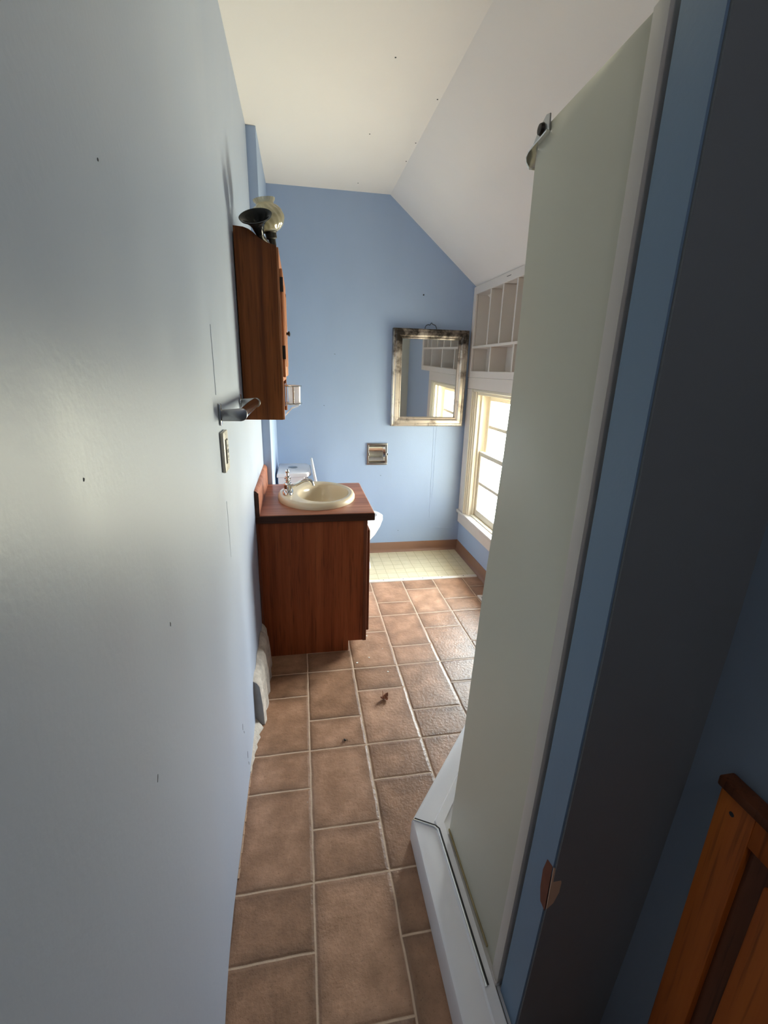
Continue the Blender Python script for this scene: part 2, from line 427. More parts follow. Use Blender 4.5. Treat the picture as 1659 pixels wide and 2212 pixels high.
# left wall: a gently bowed skin in front of a slab
m = MB()
ys = [YB + (J-YB)*i/60 for i in range(61)]; zs_ = [HC*i/24 for i in range(25)]
def bow(y, z):
    q = max(0, min(1, (1.02-y)/0.35)); k = max(0, min(1, (0.9-z)/0.9))
    # slight plaster waviness
    return 0.017*q*q*k + 0.0012*math.sin(5.1*y+1.3*z)*math.sin(2.2*z+0.7)
grid = [[m.bm.verts.new((bow(y, z), y, z)) for z in zs_] for y in ys]
for i in range(60):
    for j in range(24): m.bm.faces.new((grid[i][j], grid[i+1][j], grid[i+1][j+1], grid[i][j+1]))
m.box(-0.12, -0.004, YB-0.1, D+0.1, 0, HC+0.1)
wl = m.build('wall_left', m_wall_l)
struct(wl, 'blue satin wall filling the left side, sheen put into its colour', 'wall')
for y_, z_, a_, l_ in ((0.744, 1.074, 0.2, 0.004), (0.595, 0.897, 0.6, 0.006), (0.524, 1.380, 0.4, 0.0022), (0.697, 1.73, 0.1, 0.0018), (1.36, 0.30, 0.2, 0.012), (1.38, 0.26, -0.3, 0.008), (1.42, 0.12, 0.2, 0.014), (1.43, 0.07, -0.2, 0.010)):
    m = MB(); x_ = bow(y_, z_); m.prism([(x_-0.0005, y_+math.sin(a_)*l_-0.001, z_+math.cos(a_)*l_), (x_-0.0005, y_+0.0012, z_+0.0005), (x_-0.0005, y_-math.sin(a_)*l_, z_-math.cos(a_)*l_), (x_-0.0005, y_-0.0010, z_-0.001)], (0.0013, 0, 0)); m.build('paint_chip', m_chip, wl)
m = MB()
for y_, z0, z1 in ((1.372, 1.42, 1.60), (1.405, 0.92, 1.10)):
    n_ = 10
    for i in range(n_):
        j_ = random.uniform(-0.0015, 0.0015); m.box(-0.002, 0.0009, y_+j_, y_+j_+0.0035, z0+(z1-z0)*i/n_, z0+(z1-z0)*(i+1)/n_+0.003, 0.0005, 1)
m.build('seam_ridge', m_wall_l, wl)
# chase behind the vanity, standing out of the left wall
m = MB(); m.box(-0.003, CW, J, D+0.01, 0, HC, 0.003)
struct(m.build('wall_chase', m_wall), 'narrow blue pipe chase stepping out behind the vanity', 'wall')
# far wall (five-sided under the sloped ceiling) with the seam of the old patch
m = MB()
m.prism([(-0.15, D, -0.06), (W+0.2, D, -0.06), (W+0.2, D, ZS-0.15), (W+0.02, D, ZS-0.01), (XR, D, HC+0.01), (-0.15, D, HC+0.01)], (0, 0.1, 0))
for x0, w_, z0, z1 in ((1.286, 0.006, 0.30, 1.07), (1.305, 0.005, 0.46, 1.07)):
    n_ = 14
    for i in range(n_):
        za, zb = z0+(z1-z0)*i/n_, z0+(z1-z0)*(i+1)/n_
        j_ = random.uniform(-0.002, 0.002)
        m.box(x0+j_, x0+w_+j_, D-0.0018, D+0.002, za, zb+0.004, 0.0008, 1)
for i in range(16):
    x_ = 1.30+0.014*i; m.box(x_, x_+0.015, D-0.0018-0.001*(i % 3), D+0.002, 0.207-0.0012*i, 0.212-0.0012*i+0.001*(i % 2), 0.0006, 1)
m.bm.faces.ensure_lookup_table()
fr0 = [f for f in m.bm.faces if f.calc_area() > 2 and f.calc_center_median().y < D+0.01][0]
vs_ = list(fr0.verts); m.bm.faces.remove(fr0)
RX0, RX1, RZ0, RZ1 = 0.757, 0.894, 0.777, 0.923
rg = [m.bm.verts.new(p) for p in ((RX0, D, RZ0), (RX1, D, RZ0), (RX1, D, RZ1), (RX0, D, RZ1))]
ee = [m.bm.edges.new((rg[i], rg[(i+1) % 4])) for i in range(4)]+[m.bm.edges.get((vs_[i], vs_[(i+1) % len(vs_)])) for i in range(len(vs_))]
bmesh.ops.triangle_fill(m.bm, use_beauty=True, use_dissolve=False, edges=ee)
for f in list(m.bm.faces):
    c_ = f.calc_center_median()
    if len(f.verts) == 3 and RX0 < c_.x < RX1 and RZ0 < c_.z < RZ1 and abs(c_.y-D) < 1e-4 and all(v in rg for v in f.verts): m.bm.faces.remove(f)
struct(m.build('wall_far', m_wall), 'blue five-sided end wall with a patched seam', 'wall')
wf = bpy.data.objects['wall_far']
for x_, z_ in ((0.493, 1.598), (0.409, 1.225), (0.858, 0.673), (1.02, 0.19)):
    m = MB(); m.prism([(x_-0.006, D+0.0004, z_+0.002), (x_+0.001, D+0.0004, z_+0.0015), (x_+0.006, D+0.0004, z_-0.003), (x_-0.001, D+0.0004, z_-0.001)], (0, -0.0014, 0)); m.build('paint_chip', m_dark, wf)
# right knee wall with the window hole and the cubby recess
m = MB()
X1 = W+0.14
SY0, SY1, SZ0, SZ1 = 2.10, 3.585, 1.475, 2.075     # cubby hole
m.box(W, X1, YB-0.1, D+0.1, -0.06, WZ0)
m.box(W, X1, YB-0.1, WY0, WZ0, WZ1)
m.box(W, X1, WY1, D+0.1, WZ0, WZ1)
m.box(W, X1, YB-0.1, D+0.1, WZ1, SZ0)
m.box(W, X1, YB-0.1, SY0, SZ0, ZS)
m.box(W, X1, SY1, D+0.1, SZ0, ZS)
m.box(W, X1, SY0, SY1, SZ1, ZS)
m.box(W+0.11, X1, SY0, SY1, SZ0, SZ1)
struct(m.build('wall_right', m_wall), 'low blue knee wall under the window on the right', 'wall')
# ceiling: flat half and sloped half
m = MB()
m.box(-0.15, XR, YB-0.1, D+0.1, HC, HC+0.08)
struct(m.build('ceiling', m_ceil), 'flat off-white ceiling with scattered nail marks', 'ceiling')
m = MB()
sl = (HC-ZS)/(W-XR)
m.prism([(XR, YB-0.1, HC), (W+0.16, YB-0.1, HC-sl*(W+0.16-XR)), (W+0.16, YB-0.1, HC+0.08), (XR, YB-0.1, HC+0.08)], (0, D-YB+0.2, 0))
struct(m.build('ceiling_slope', m_ceil), 'sloping off-white ceiling above the window', 'ceiling')
cl = bpy.data.objects['ceiling']
for (x_, y_) in ((0.63, 2.17), (0.62, 2.79), (0.64, 3.45), (0.868, 2.41), (0.872, 2.83), (0.872, 3.06)):
    m = MB(); m.lathe([(0, 0), (0.0035, 0), (0.0030, -0.0012), (0, -0.0014)], (x_, y_, HC), 10); m.build('nail_head', m_dark, cl)

# added fill pendant, unseen above the frame, brightens the near room
LX, LY, LZ = 0.45, 1.20, 2.40
cla = thing('added_fill_pendant', (LX, LY, HC), 'added unseen fill light, a milky glass globe on a short rod over the shower end', 'lamp')
m = MB(); m.lathe([(0, -0.001), (0.055, -0.001), (0.055, -0.012), (0.02, -0.022), (0.006, -0.024), (0.006, LZ+0.07-HC), (0.03, LZ+0.07-HC), (0.03, LZ+0.055-HC), (0, LZ+0.055-HC)], (LX, LY, HC), 32); m.build('rod', m_chrome, cla)
m_fillglobe, t_, b_ = newmat('fill_globe_glass')
b_.inputs['Emission Color'].default_value = (1.0, 0.94, 0.62, 1); b_.inputs['Emission Strength'].default_value = PENDANT_FILL
m = MB(); m.lathe([(0.08*math.sin(PI*k/16), -0.08*math.cos(PI*k/16)) for k in range(17)], (LX, LY, LZ-0.02), 32); m.build('glass_globe', m_fillglobe, cla)

# added fill dome, unseen behind the camera, lifts the near surfaces
HX, HYY = 0.45, -0.75
hla = thing('added_fill_dome', (HX, HYY, HC), 'added unseen fill light, a round milky glass dome in the hall behind the viewer', 'ceiling lamp')
m = MB(); m.lathe([(0, -0.001), (0.15, -0.001), (0.152, -0.012), (0.145, -0.022), (0, -0.022)], (HX, HYY, HC), 48); m.build('base_ring', m_chrome, hla)
m_filldome, t_, b_ = newmat('fill_dome_glass')
b_.inputs['Emission Color'].default_value = (1.0, 0.95, 0.90, 1); b_.inputs['Emission Strength'].default_value = HALL_FILL
b_.inputs['Base Color'].default_value = (0.9, 0.9, 0.85, 1)
m = MB(); m.lathe([(0.135, -0.0225), (0.138, -0.035), (0.125, -0.062), (0.09, -0.085), (0.045, -0.097), (0, -0.1)], (HX, HYY, HC), 48); m.build('glass_dome', m_filldome, hla)

# wall behind the camera, hall side wall, wall end at the shower
m = MB(); m.box(-0.15, W+0.14, YB-0.1, YB, 0, HC+0.05)
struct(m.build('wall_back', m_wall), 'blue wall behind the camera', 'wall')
def lean(y, z):            # the wall end and shower trim lean a little near the floor
    return y + 0.055*(max(0.0, 1.3-z)/1.3)**1.6
ZL = [0.0, 0.15, 0.35, 0.6, 0.85, 1.1, 1.35, 1.9, HC]
def leanwall(m, x0, x1, ya, yb, z0=0.0, z1=HC, xw=None):
    zz = [z0]+[z for z in ZL if z0 < z < z1]+[z1]
    m.loft([[(x0, lean(ya, z), z), (x1, lean(ya, z), z), (x1, lean(yb, z), z), (x0, lean(yb, z), z)] for z in zz])
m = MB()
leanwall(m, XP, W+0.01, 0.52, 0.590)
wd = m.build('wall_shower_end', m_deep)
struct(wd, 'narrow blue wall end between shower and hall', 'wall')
# grey painted face of that wall, turned to the camera
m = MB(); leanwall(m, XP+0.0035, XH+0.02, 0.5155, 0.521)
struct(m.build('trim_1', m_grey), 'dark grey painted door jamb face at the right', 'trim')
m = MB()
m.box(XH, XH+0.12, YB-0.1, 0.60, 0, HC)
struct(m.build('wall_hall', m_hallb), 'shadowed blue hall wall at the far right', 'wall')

# mortise left by an old strike plate at the corner of the jamb
m = MB()
m.mi = 0
m.prism([(XP-0.0008, lean(.52, .53)+y_, z_) for y_, z_ in ((-0.004, 0.525), (0.012, 0.527), (0.019, 0.555), (0.020, 0.60), (0.013, 0.635), (-0.004, 0.640))], (0.0012, 0, 0))
m.mi = 1
m.prism([(x_, lean(.5155, .58)-0.0012, z_) for x_, z_ in ((XP, 0.535), (XP+0.012, 0.548), (XP+0.020, 0.575), (XP+0.021, 0.60), (XP+0.014, 0.63), (XP, 0.642))], (0, 0.0016, 0))
jm = m.build('strike_mortise', [m_brownwood, m_tan], bpy.data.objects['trim_1'])
jm['label'] = 'raw wood mortise showing brown and tan'

# ------------------------------------------------------------------ baseboards (brown vinyl cove)
def cove(prof_len_axis, p0, p1, nrm):
    m = MB(); prof = [(0.0, 0.087), (0.005, 0.086), (0.0065, 0.078), (0.0065, 0.030), (0.010, 0.014), (0.018, 0.006), (0.028, 0.0035), (0.028, 0.0), (0, 0)]
    rings = []
    for P_ in (p0, p1):
        rings.append([(P_[0]+nrm[0]*q, P_[1]+nrm[1]*q, z+P_[2]) for q, z in prof])
    m.loft(rings); return m
struct(cove('x', (CW, D, 0), (W, D, 0), (0, -1)).build('baseboard_far', m_base), 'brown vinyl cove baseboard along the end wall', 'baseboard')
struct(cove('y', (W, 1.45, 0), (W, D-0.002, 0), (-1, 0)).build('baseboard_right', m_base), 'brown vinyl cove baseboard under the window', 'baseboard')

# ------------------------------------------------------------------ cream vinyl patch and its metal edge
m = MB(); m.box(CW+0.002, W-0.030, 3.045, D-0.029, 0.0005, 0.006, 0.001, 1)
vin = tag(m.build('vinyl_sheet', m_vinyl), 'cream grid-patterned vinyl sheet under the toilet by the end wall', 'vinyl flooring')
m = MB()
m.prism([(CW+0.003, y_, z_) for y_, z_ in ((3.022, 0.0004), (3.025, 0.005), (3.032, 0.009), (3.046, 0.010), (3.0445, 0.0004))], (W-0.032-CW-0.003, 0, 0))
st = tag(m.build('threshold_strip', m_strip), 'worn white metal edging strip between tile floor and cream vinyl', 'edging strip')
for i, x_ in enumerate((0.80, 0.95, 1.10, 1.25, 1.42)):
    m = MB(); m.lathe([(0, 0.0014), (0.003, 0.001), (0.004, 0), (0, 0)], (x_, 3.038, 0.0095), 12); m.build('screw', m_dark, st)

# ------------------------------------------------------------------ window
m = MB()
# casing boards with stepped mouldings (left / far one and near one), head and jamb lining
def casing_y(m, y0, y1, z0, z1, flip=1):
    m.box(W-0.018, W+0.001, y0, y1, z0, z1, 0.002, 1)
m.mi = 0
casing_y(m, 3.462, 3.585, 0.375, 1.371)
casing_y(m, 2.435, 2.560, 0.375, 1.371)
m.box(W-0.018, W+0.001, 2.435, 3.586, 1.372, 1.4565, 0.002, 1)
m.mi = 1
for y_, w_, d_ in ((3.448, 0.020, 0.026), (3.430, 0.014, 0.018), (3.412, 0.016, 0.010)):
    m.box(W-d_, W+0.02, y_, y_+w_, 0.375, 1.372, 0.003, 2)
    yn = 6.02-y_-w_
    m.box(W-d_, W+0.02, yn, yn+w_, 0.375, 1.372, 0.003, 2)
m.box(W-0.022, W+0.02, 2.56, 3.462, 1.355, 1.373, 0.003, 2)
m.box(W, W+0.14, 3.395, 3.422, WZ0, WZ1, 0.002, 1)
m.box(W, W+0.14, 2.598, 2.625, WZ0, WZ1, 0.002, 1)
m.box(W, W+0.14, 2.62, 3.40, WZ1-0.028, WZ1+0.001, 0.002, 1)
win = struct(m.build('window_1', [m_white, m_cream]), 'low double-hung window with cream painted casing', 'window')
# stool + apron
m = MB()
m.box(W-0.034, W+0.14, 2.42, 3.593, 0.349, 0.375, 0.005, 2)
m.prism([(W-0.017, 2.43, 0.349), (W-0.017, 3.590, 0.349), (W-0.017, 3.590, 0.262), (W-0.017, 2.43, 0.262)], (0.018, 0, 0), 0.003, 1)
m.build('window_sill', m_white, win)
def sash(x0, x1, z0, z1, zr, name):
    m = MB(); y0, y1 = 2.632, 3.390; st_ = 0.045
    bt = zr
    m.box(x0, x1, y0, y0+st_, z0, z1, 0.004, 2); m.box(x0, x1, y1-st_, y1, z0, z1, 0.004, 2)
    m.box(x0, x1, y0+st_-0.004, y1-st_+0.004, z0, z0+bt[0], 0.004, 2); m.box(x0, x1, y0+st_-0.004, y1-st_+0.004, z1-bt[1], z1, 0.004, 2)
    zm = (z0+bt[0]+z1-bt[1])/2
    m.box(x0+0.006, x1-0.006, y0+st_-0.004, y1-st_+0.004, zm-0.013, zm+0.013, 0.003, 1)
    f = m.build(name, m_cream, win)
    m = MB(); m.box((x0+x1)/2-0.0015, (x0+x1)/2+0.0015, y0+st_-0.002, y1-st_+0.002, z0+bt[0]-0.002, z1-bt[1]+0.002)
    m.build('pane', m_glass, f)
    return f
sash(W+0.045, W+0.078, 0.376, 0.905, (0.062, 0.034), 'lower_sash')
sash(W+0.085, W+0.118, 0.872, 1.331, (0.034, 0.040), 'upper_sash')
m = MB()
for yy in (3.378, 2.626): m.box(W+0.028, W+0.044, yy, yy+0.018, 0.376, 1.331, 0.003, 1)
m.box(W+0.015, W+0.044, 2.64, 3.38, 0.3755, 0.386, 0.003, 1)
m.build('sash_stop', m_cream, win)

# ------------------------------------------------------------------ white cubby shelf above the window
shelf = thing('cubby_shelf', (W, 2.84, 1.455), 'white painted built-in cubby shelf above the window under the sloping ceiling', 'shelf')
XF = 1.538
m = MB()
def bar(m, y0, y1, z0, z1, x0=XF, x1=W-0.0005, bv=0.002): m.box(x0, x1, y0, y1, z0, z1, bv, 1)
bar(m, 3.548, 3.5965, 1.457, 2.100)
bar(m, 2.10, 2.15, 1.457, 2.100)
bar(m, 2.149, 3.549, 1.457, 1.503)
bar(m, 2.149, 3.549, 2.045, 2.100)
m.build('face_frame', m_white, shelf)
XB = W+0.104
m = MB()
m.box(XF+0.002, XB, 2.149, 3.549, 1.667, 1.684, 0.001, 1)
m.build('middle_board', m_white, shelf)
m = MB(); m.box(XB, XB+0.005, 2.112, 3.575, 1.485, 2.062); m.build('back_panel', m_cubby, shelf)
m = MB()
m.box(W+0.001, XB, 3.549, 3.560, 1.50, 2.05); m.box(W+0.001, XB, 2.138, 2.149, 1.50, 2.05)
m.box(W+0.001, XB, 2.149, 3.549, 2.046, 2.056); m.box(W+0.001, XB, 2.149, 3.549, 1.490, 1.5015)
m.build('lining', m_cubby, shelf)
for y_ in (3.272, 3.067, 2.862, 2.657, 2.452, 2.30):
    m = MB(); m.box(XF+0.003, XB, y_-0.009, y_+0.009, 1.6845, 2.0445, 0.001, 1); m.build('upper_divider', m_cubby, shelf)
for y_ in (3.195, 2.83, 2.47):
    m = MB(); m.box(XF+0.003, XB, y_-0.010, y_+0.010, 1.5035, 1.6665, 0.001, 1); m.build('lower_divider', m_cubby, shelf)
m = MB(); m.box(XF-0.001, XF+0.001, 2.96, 3.02, 2.076, 2.079); m.build('paint_crack', m_dark, shelf)

# ------------------------------------------------------------------ framed mirror on the far wall
mx0, mx1, mz0, mz1 = 0.925, 1.512, 1.075, 1.795
mir = thing('wall_mirror', ((mx0+mx1)/2, D, mz0), 'rectangular mirror in a tarnished silver moulded frame on the blue end wall', 'mirror')
prof = [(0, 0), (0, 0.026), (0.008, 0.033), (0.018, 0.031), (0.026, 0.036), (0.046, 0.034), (0.060, 0.022), (0.064, 0.025), (0.071, 0.020), (0.073, 0.004)]
tilt = lambda z: 0.012*(z-mz0)/(mz1-mz0)
def frame_side(pa, pb, inw, parent):
    m = MB(); rings = []
    for P_, s_ in ((pa, 0), (pb, 1)):
        ring = []
        for q, h in prof:
            dx = inw[0]*q; dz = inw[1]*q
            # mitre
            mi = (1 if s_ == 0 else -1)*q
            if inw[0] == 0: dx = mi
            else: dz = mi
            zz = P_[1]+dz
            ring.append((P_[0]+dx, D-0.003-h-tilt(zz), zz))
        ring.append((ring[-1][0], D-0.002, ring[-1][2])); ring.append((ring[0][0], D-0.002, ring[0][2]))
        rings.append(ring)
    m.loft(rings); m.build('frame_rail', m_frame, parent, 30)
frame_side((mx0, mz0), (mx1, mz0), (0, 1), mir)
frame_side((mx0, mz1), (mx1, mz1), (0, -1), mir)
frame_side((mx0, mz0), (mx0, mz1), (1, 0), mir)
frame_side((mx1, mz0), (mx1, mz1), (-1, 0), mir)
m = MB()
g0, g1 = mx0+0.070, mx1-0.070; h0, h1 = mz0+0.070, mz1-0.070
m.prism([(g0, D-0.008-tilt(h0), h0), (g1, D-0.008-tilt(h0), h0), (g1, D-0.008-tilt(h1), h1), (g0, D-0.008-tilt(h1), h1)], (0, 0.004, 0))
m.build('mirror_glass', m_mirror, mir)
# bent wire hanger behind its top
m = MB()
pts = [(1.175, 1.780), (1.172, 1.806), (1.180, 1.822), (1.196, 1.829), (1.208, 1.825), (1.216, 1.836), (1.222, 1.842), (1.229, 1.833), (1.240, 1.829), (1.252, 1.824), (1.262, 1.806), (1.262, 1.780)]
m.tube([(x_, D-0.004, z_) for x_, z_ in pts], 0.0022, 8)
m.build('wire_hanger', m_hinge, mir)
m = MB(); m.lathe([(0, 0.008), (0.004, 0.007), (0.005, 0.0), (0, 0)], (1.15, D, 2.031), 12, Matrix.Rotation(PI/2, 4, 'X'))
tag(m.build('wall_nail', m_hinge), 'small dark nail in the blue end wall above the mirror', 'nail')

# ------------------------------------------------------------------ recessed paper holder
ph = thing('toilet_paper_holder', (0.826, D, 0.76), 'empty recessed chrome toilet paper holder in the blue end wall', 'paper holder')
m = MB(); x0, x1, z0, z1 = 0.742, 0.909, 0.762, 0.938; fw = 0.017
for q in ((x0, x1, z1-fw, z1), (x0, x1, z0, z0+fw), (x0, x0+fw, z0+fw-0.002, z1-fw+0.002), (x1-fw, x1, z0+fw-0.002, z1-fw+0.002)):
    m.box(q[0], q[1], D-0.010, D, q[2], q[3], 0.003, 2)
m.build('plate', m_dchrome, ph)
m = MB()   # curved bowl of the recess, sunk into the wall
rings = []; zc = (z0+z1)/2; hh_ = (z1-z0)/2-fw+0.001
for off in (0.0, 0.003):
    for i in (range(17) if off == 0 else range(16, -1, -1)):
        t_ = PI*i/16; yy = D-0.004+(0.052+off)*math.sin(t_)**0.8; zz_ = zc+math.cos(t_)*(hh_+off)
        rings.append([(x0+fw-0.001, yy, zz_), (x1-fw+0.001, yy, zz_)])
m.loft(rings, cap=False, closed=False)
for xx in (x0+fw-0.001, x1-fw+0.001):
    n_ = 16; cen = m.bm.verts.new((xx, D-0.004, zc)); ring_ = [m.bm.verts.new((xx, D-0.004+0.052*math.sin(PI*i/n_)**0.8, zc+math.cos(PI*i/n_)*hh_)) for i in range(n_+1)]
    for i in range(n_): m.bm.faces.new((cen, ring_[i], ring_[i+1]))
m.build('recess', m_chrome, ph)
for xx in (x0+0.010, x1-0.018):
    m = MB(); m.box(xx, xx+0.008, D-0.026, D-0.006, 0.838, 0.862, 0.003, 2)
    if xx > 0.8: m.tube([(xx+0.004, D-0.018, 0.85), (xx+0.020, D-0.018, 0.85)], 0.007, 12)
    m.build('roller_bracket', m_dchrome, ph)

# ------------------------------------------------------------------ vanity
V0, V1, VH = 2.192, 2.837, 0.804
van = thing('vanity_cabinet', (0.28, 2.5, 0), 'reddish-brown wooden vanity cabinet against the left wall', 'vanity cabinet')
m = MB()
pts = [(0.006, V0+0.012, 0.0), (0.453, V0+0.012, 0.0), (0.455, V0+0.012, 0.062), (0.533, V0+0.012, 0.060), (0.533, V0+0.012, 0.762), (0.006, V0+0.012, 0.762)]
m.prism(pts, (0, 0.016, 0)); m.prism([(x_, V1-0.02, z_) for x_, _, z_ in pts], (0, 0.016, 0))
m.box(0.006, 0.52, V0+0.028, V1-0.02, 0.06, 0.075); m.box(0.440, 0.453, V0+0.028, V1-0.02, 0.0, 0.06)
m.build('side_panel', m_van, van)
m = MB()
m.box(0.533, 0.553, V0+0.008, V1-0.004, 0.058, 0.762, 0.002, 1); m.build('face_frame', m_vanedge, van)
for (ya, yb) in ((V0+0.030, 2.508), (2.520, V1-0.030)):
    m = MB(); m.box(0.5535, 0.570, ya, yb, 0.108, 0.700, 0.004, 2); m.box(0.569, 0.574, ya+0.05, yb-0.05, 0.16, 0.65, 0.003, 1)
    d_ = m.build('door', m_vanedge, van)
    kx = yb-0.03 if ya < 2.4 else ya+0.03
    m = MB(); m.lathe([(0, 0), (0.005, 0), (0.005, 0.012), (0.013, 0.018), (0.013, 0.024), (0, 0.028)], (0.574, kx, 0.60), 16, Matrix.Rotation(PI/2, 4, 'Y')); m.build('knob', m_hinge, d_)
m = MB()   # warped scribe moulding at the wall
m.loft([[(0.001+0.002*math.sin(z*23), V0+0.004, z), (0.011+0.002*math.sin(z*31+1), V0+0.004, z), (0.011+0.002*math.sin(z*31+1), V0+0.018, z), (0.001, V0+0.018, z)] for z in [0.19+0.585*i/20 for i in range(21)]])
m.build('scribe_strip', m_brownwood, van)

ct = thing('countertop', (0.29, 2.5, 0.762), 'wood-grain laminate countertop with backsplash on the vanity', 'countertop')
m = MB(); m.mi = 0
m.box(0.001, 0.588, V0, V1-0.001, 0.763, VH, 0.006, 3)
o_ = m.build('slab', [m_top, m_topedge], ct)
for f in o_.data.polygons:
    if f.normal.z < 0.5: f.material_index = 1
m = MB()
pr = [(0.001, 0.8045), (0.020, 0.8045), (0.020, 0.905), (0.017, 0.918), (0.010, 0.926), (0.001, 0.929)]
m.prism([(x_, V0+0.001, z_) for x_, z_ in pr], (0, V1-V0-0.003, 0))
o_ = m.build('backsplash', [m_top, m_topedge], ct)
for f in o_.data.polygons:
    if f.normal.y < -0.5: f.material_index = 1
m = MB(); m.box(0.001, 0.588, V0-0.0035, V0-0.0005, 0.7635, 0.800, 0.001, 1); 
m.box(0.001, 0.021, V0-0.0035, V0-0.0005, 0.800, 0.918, 0.001, 1)
m.build('end_cap', m_topedge, ct)

# sink: egg-shaped drop-in basin
sk = thing('sink', (0.305, 2.515, VH), 'almond oval drop-in sink set in the wood-grain countertop', 'sink')
def oval(cx, cy, rx, ry, z, n=64, dx=0.0):
    return [(cx+rx*math.cos(2*PI*k/n), cy+ry*math.sin(2*PI*k/n), z) for k in range(n)]
SCX, SCY = 0.307, 2.515
rings = [oval(SCX, SCY, 0.190, 0.236, VH-0.010), oval(SCX, SCY, 0.212, 0.262, VH+0.001), oval(SCX, SCY, 0.213, 0.262, VH+0.014), oval(SCX, SCY, 0.207, 0.255, VH+0.027),
         oval(SCX, SCY, 0.196, 0.243, VH+0.032), oval(SCX+0.003, SCY, 0.188, 0.234, VH+0.031)]
BX = 0.345
rings += [oval(BX-0.006, SCY, 0.146, 0.198, VH+0.028), oval(BX, SCY, 0.138, 0.190, VH+0.020), oval(BX, SCY, 0.132, 0.183, VH-0.004),
          oval(BX+0.002, SCY, 0.122, 0.168, VH-0.05), oval(BX, SCY, 0.100, 0.135, VH-0.095), oval(BX-0.003, SCY, 0.060, 0.080, VH-0.118), oval(BX-0.005, SCY, 0.022, 0.022, VH-0.122)]
m = MB(); m.loft(rings, cap=False); m.bm.faces.new([v for v in m.bm.verts][-64:])
m.build('basin', m_sink, sk, 50)
m = MB(); m.lathe([(0, 0.004), (0.014, 0.004), (0.020, 0.002), (0.021, 0), (0, 0)], (BX-0.005, SCY, VH-0.1215), 24); m.build('drain', m_chrome, sk)
# the hole under the sink in the slab is cut by a boolean-free inset: a boolean cutter is avoided by lowering the slab centre
bm_ = bmesh.new(); bm_.from_mesh(bpy.data.objects['slab'].data)
top = [f for f in bm_.faces if f.normal.z > 0.9 and f.calc_area() > 0.1][0]
bot = [f for f in bm_.faces if f.normal.z < -0.9 and f.calc_area() > 0.1][0]
def hole(bm_, face, z):
    cs = [v.co.copy() for v in face.verts]; mi_ = face.material_index; vs = list(face.verts)
    bm_.faces.remove(face)
    n = 32; ring = [bm_.verts.new((SCX+0.197*math.cos(2*PI*k/n), SCY+0.245*math.sin(2*PI*k/n), z)) for k in range(n)]
    ed = [bm_.edges.new((ring[k], ring[(k+1) % n])) for k in range(n)]
    oe = []
    for i in range(len(vs)):
        e_ = bm_.edges.get((vs[i], vs[(i+1) % len(vs)])) or bm_.edges.new((vs[i], vs[(i+1) % len(vs)])); oe.append(e_)
    r = bmesh.ops.triangle_fill(bm_, use_beauty=True, use_dissolve=False, edges=ed+oe)
    for f in r['geom']:
        if isinstance(f, bmesh.types.BMFace): f.material_index = mi_
    return ring
R1 = hole(bm_, top, VH); R2 = hole(bm_, bot, 0.763)
for k in range(32): bm_.faces.new((R1[k], R1[(k+1) % 32], R2[(k+1) % 32], R2[k]))
for f in list(bm_.faces):
    c_ = f.calc_center_median()
    if abs(f.normal.z) > 0.9 and ((c_.x-SCX)/0.19)**2+((c_.y-SCY)/0.235)**2 < 1: bm_.faces.remove(f)
bmesh.ops.recalc_face_normals(bm_, faces=bm_.faces)
bm_.to_mesh(bpy.data.objects['slab'].data); bm_.free()

# faucet
FZ = VH+0.030
fc = thing('faucet', (0.150, SCY, FZ), 'chrome faucet with a tall spindle on the left rim of the almond sink', 'faucet')
m = MB()
m.loft([[(0.150+rx*math.copysign(abs(math.cos(t_))**0.7, math.cos(t_)), SCY+ry*math.copysign(abs(math.sin(t_))**0.7, math.sin(t_)), z) for t_ in [2*PI*k/32 for k in range(32)]]
        for rx, ry, z in ((0.030, 0.076, FZ), (0.030, 0.076, FZ+0.006), (0.026, 0.071, FZ+0.013), (0.020, 0.060, FZ+0.016))])
m.build('base_plate', m_chrome, fc)
m = MB(); m.lathe([(0, 0.012), (0.024, 0.012), (0.024, 0.018), (0.021, 0.022), (0.021, 0.040), (0.0225, 0.043), (0.0225, 0.048), (0.018, 0.055), (0, 0.056)], (0.150, SCY, FZ), 28); m.build('body', m_chrome, fc)
m = MB(); m.lathe([(0, 0.054), (0.011, 0.054), (0.011, 0.066), (0.017, 0.069), (0.010, 0.073), (0.009, 0.083), (0.015, 0.087), (0.015, 0.092), (0.007, 0.096), (0.006, 0.108), (0.010, 0.113), (0.011, 0.122), (0.007, 0.130), (0, 0.131)], (0.150, SCY, FZ), 24); 
m.tube([(0.133, SCY-0.004, FZ+0.079), (0.167, SCY+0.004, FZ+0.079)], 0.004, 8); m.tube([(0.146, SCY-0.017, FZ+0.090), (0.154, SCY+0.017, FZ+0.090)], 0.0035, 8)
m.build('spindle', m_chrome, fc)
m = MB(); sp = [(0.165, 0.035), (0.185, 0.040), (0.210, 0.052), (0.235, 0.066), (0.256, 0.071), (0.272, 0.066), (0.282, 0.053), (0.286, 0.036)]
m.tube([(x_, SCY, FZ+z_) for x_, z_ in sp], [0.011, 0.0105, 0.010, 0.0095, 0.0095, 0.0100, 0.0105, 0.011], 16); m.build('spout', m_chrome, fc)

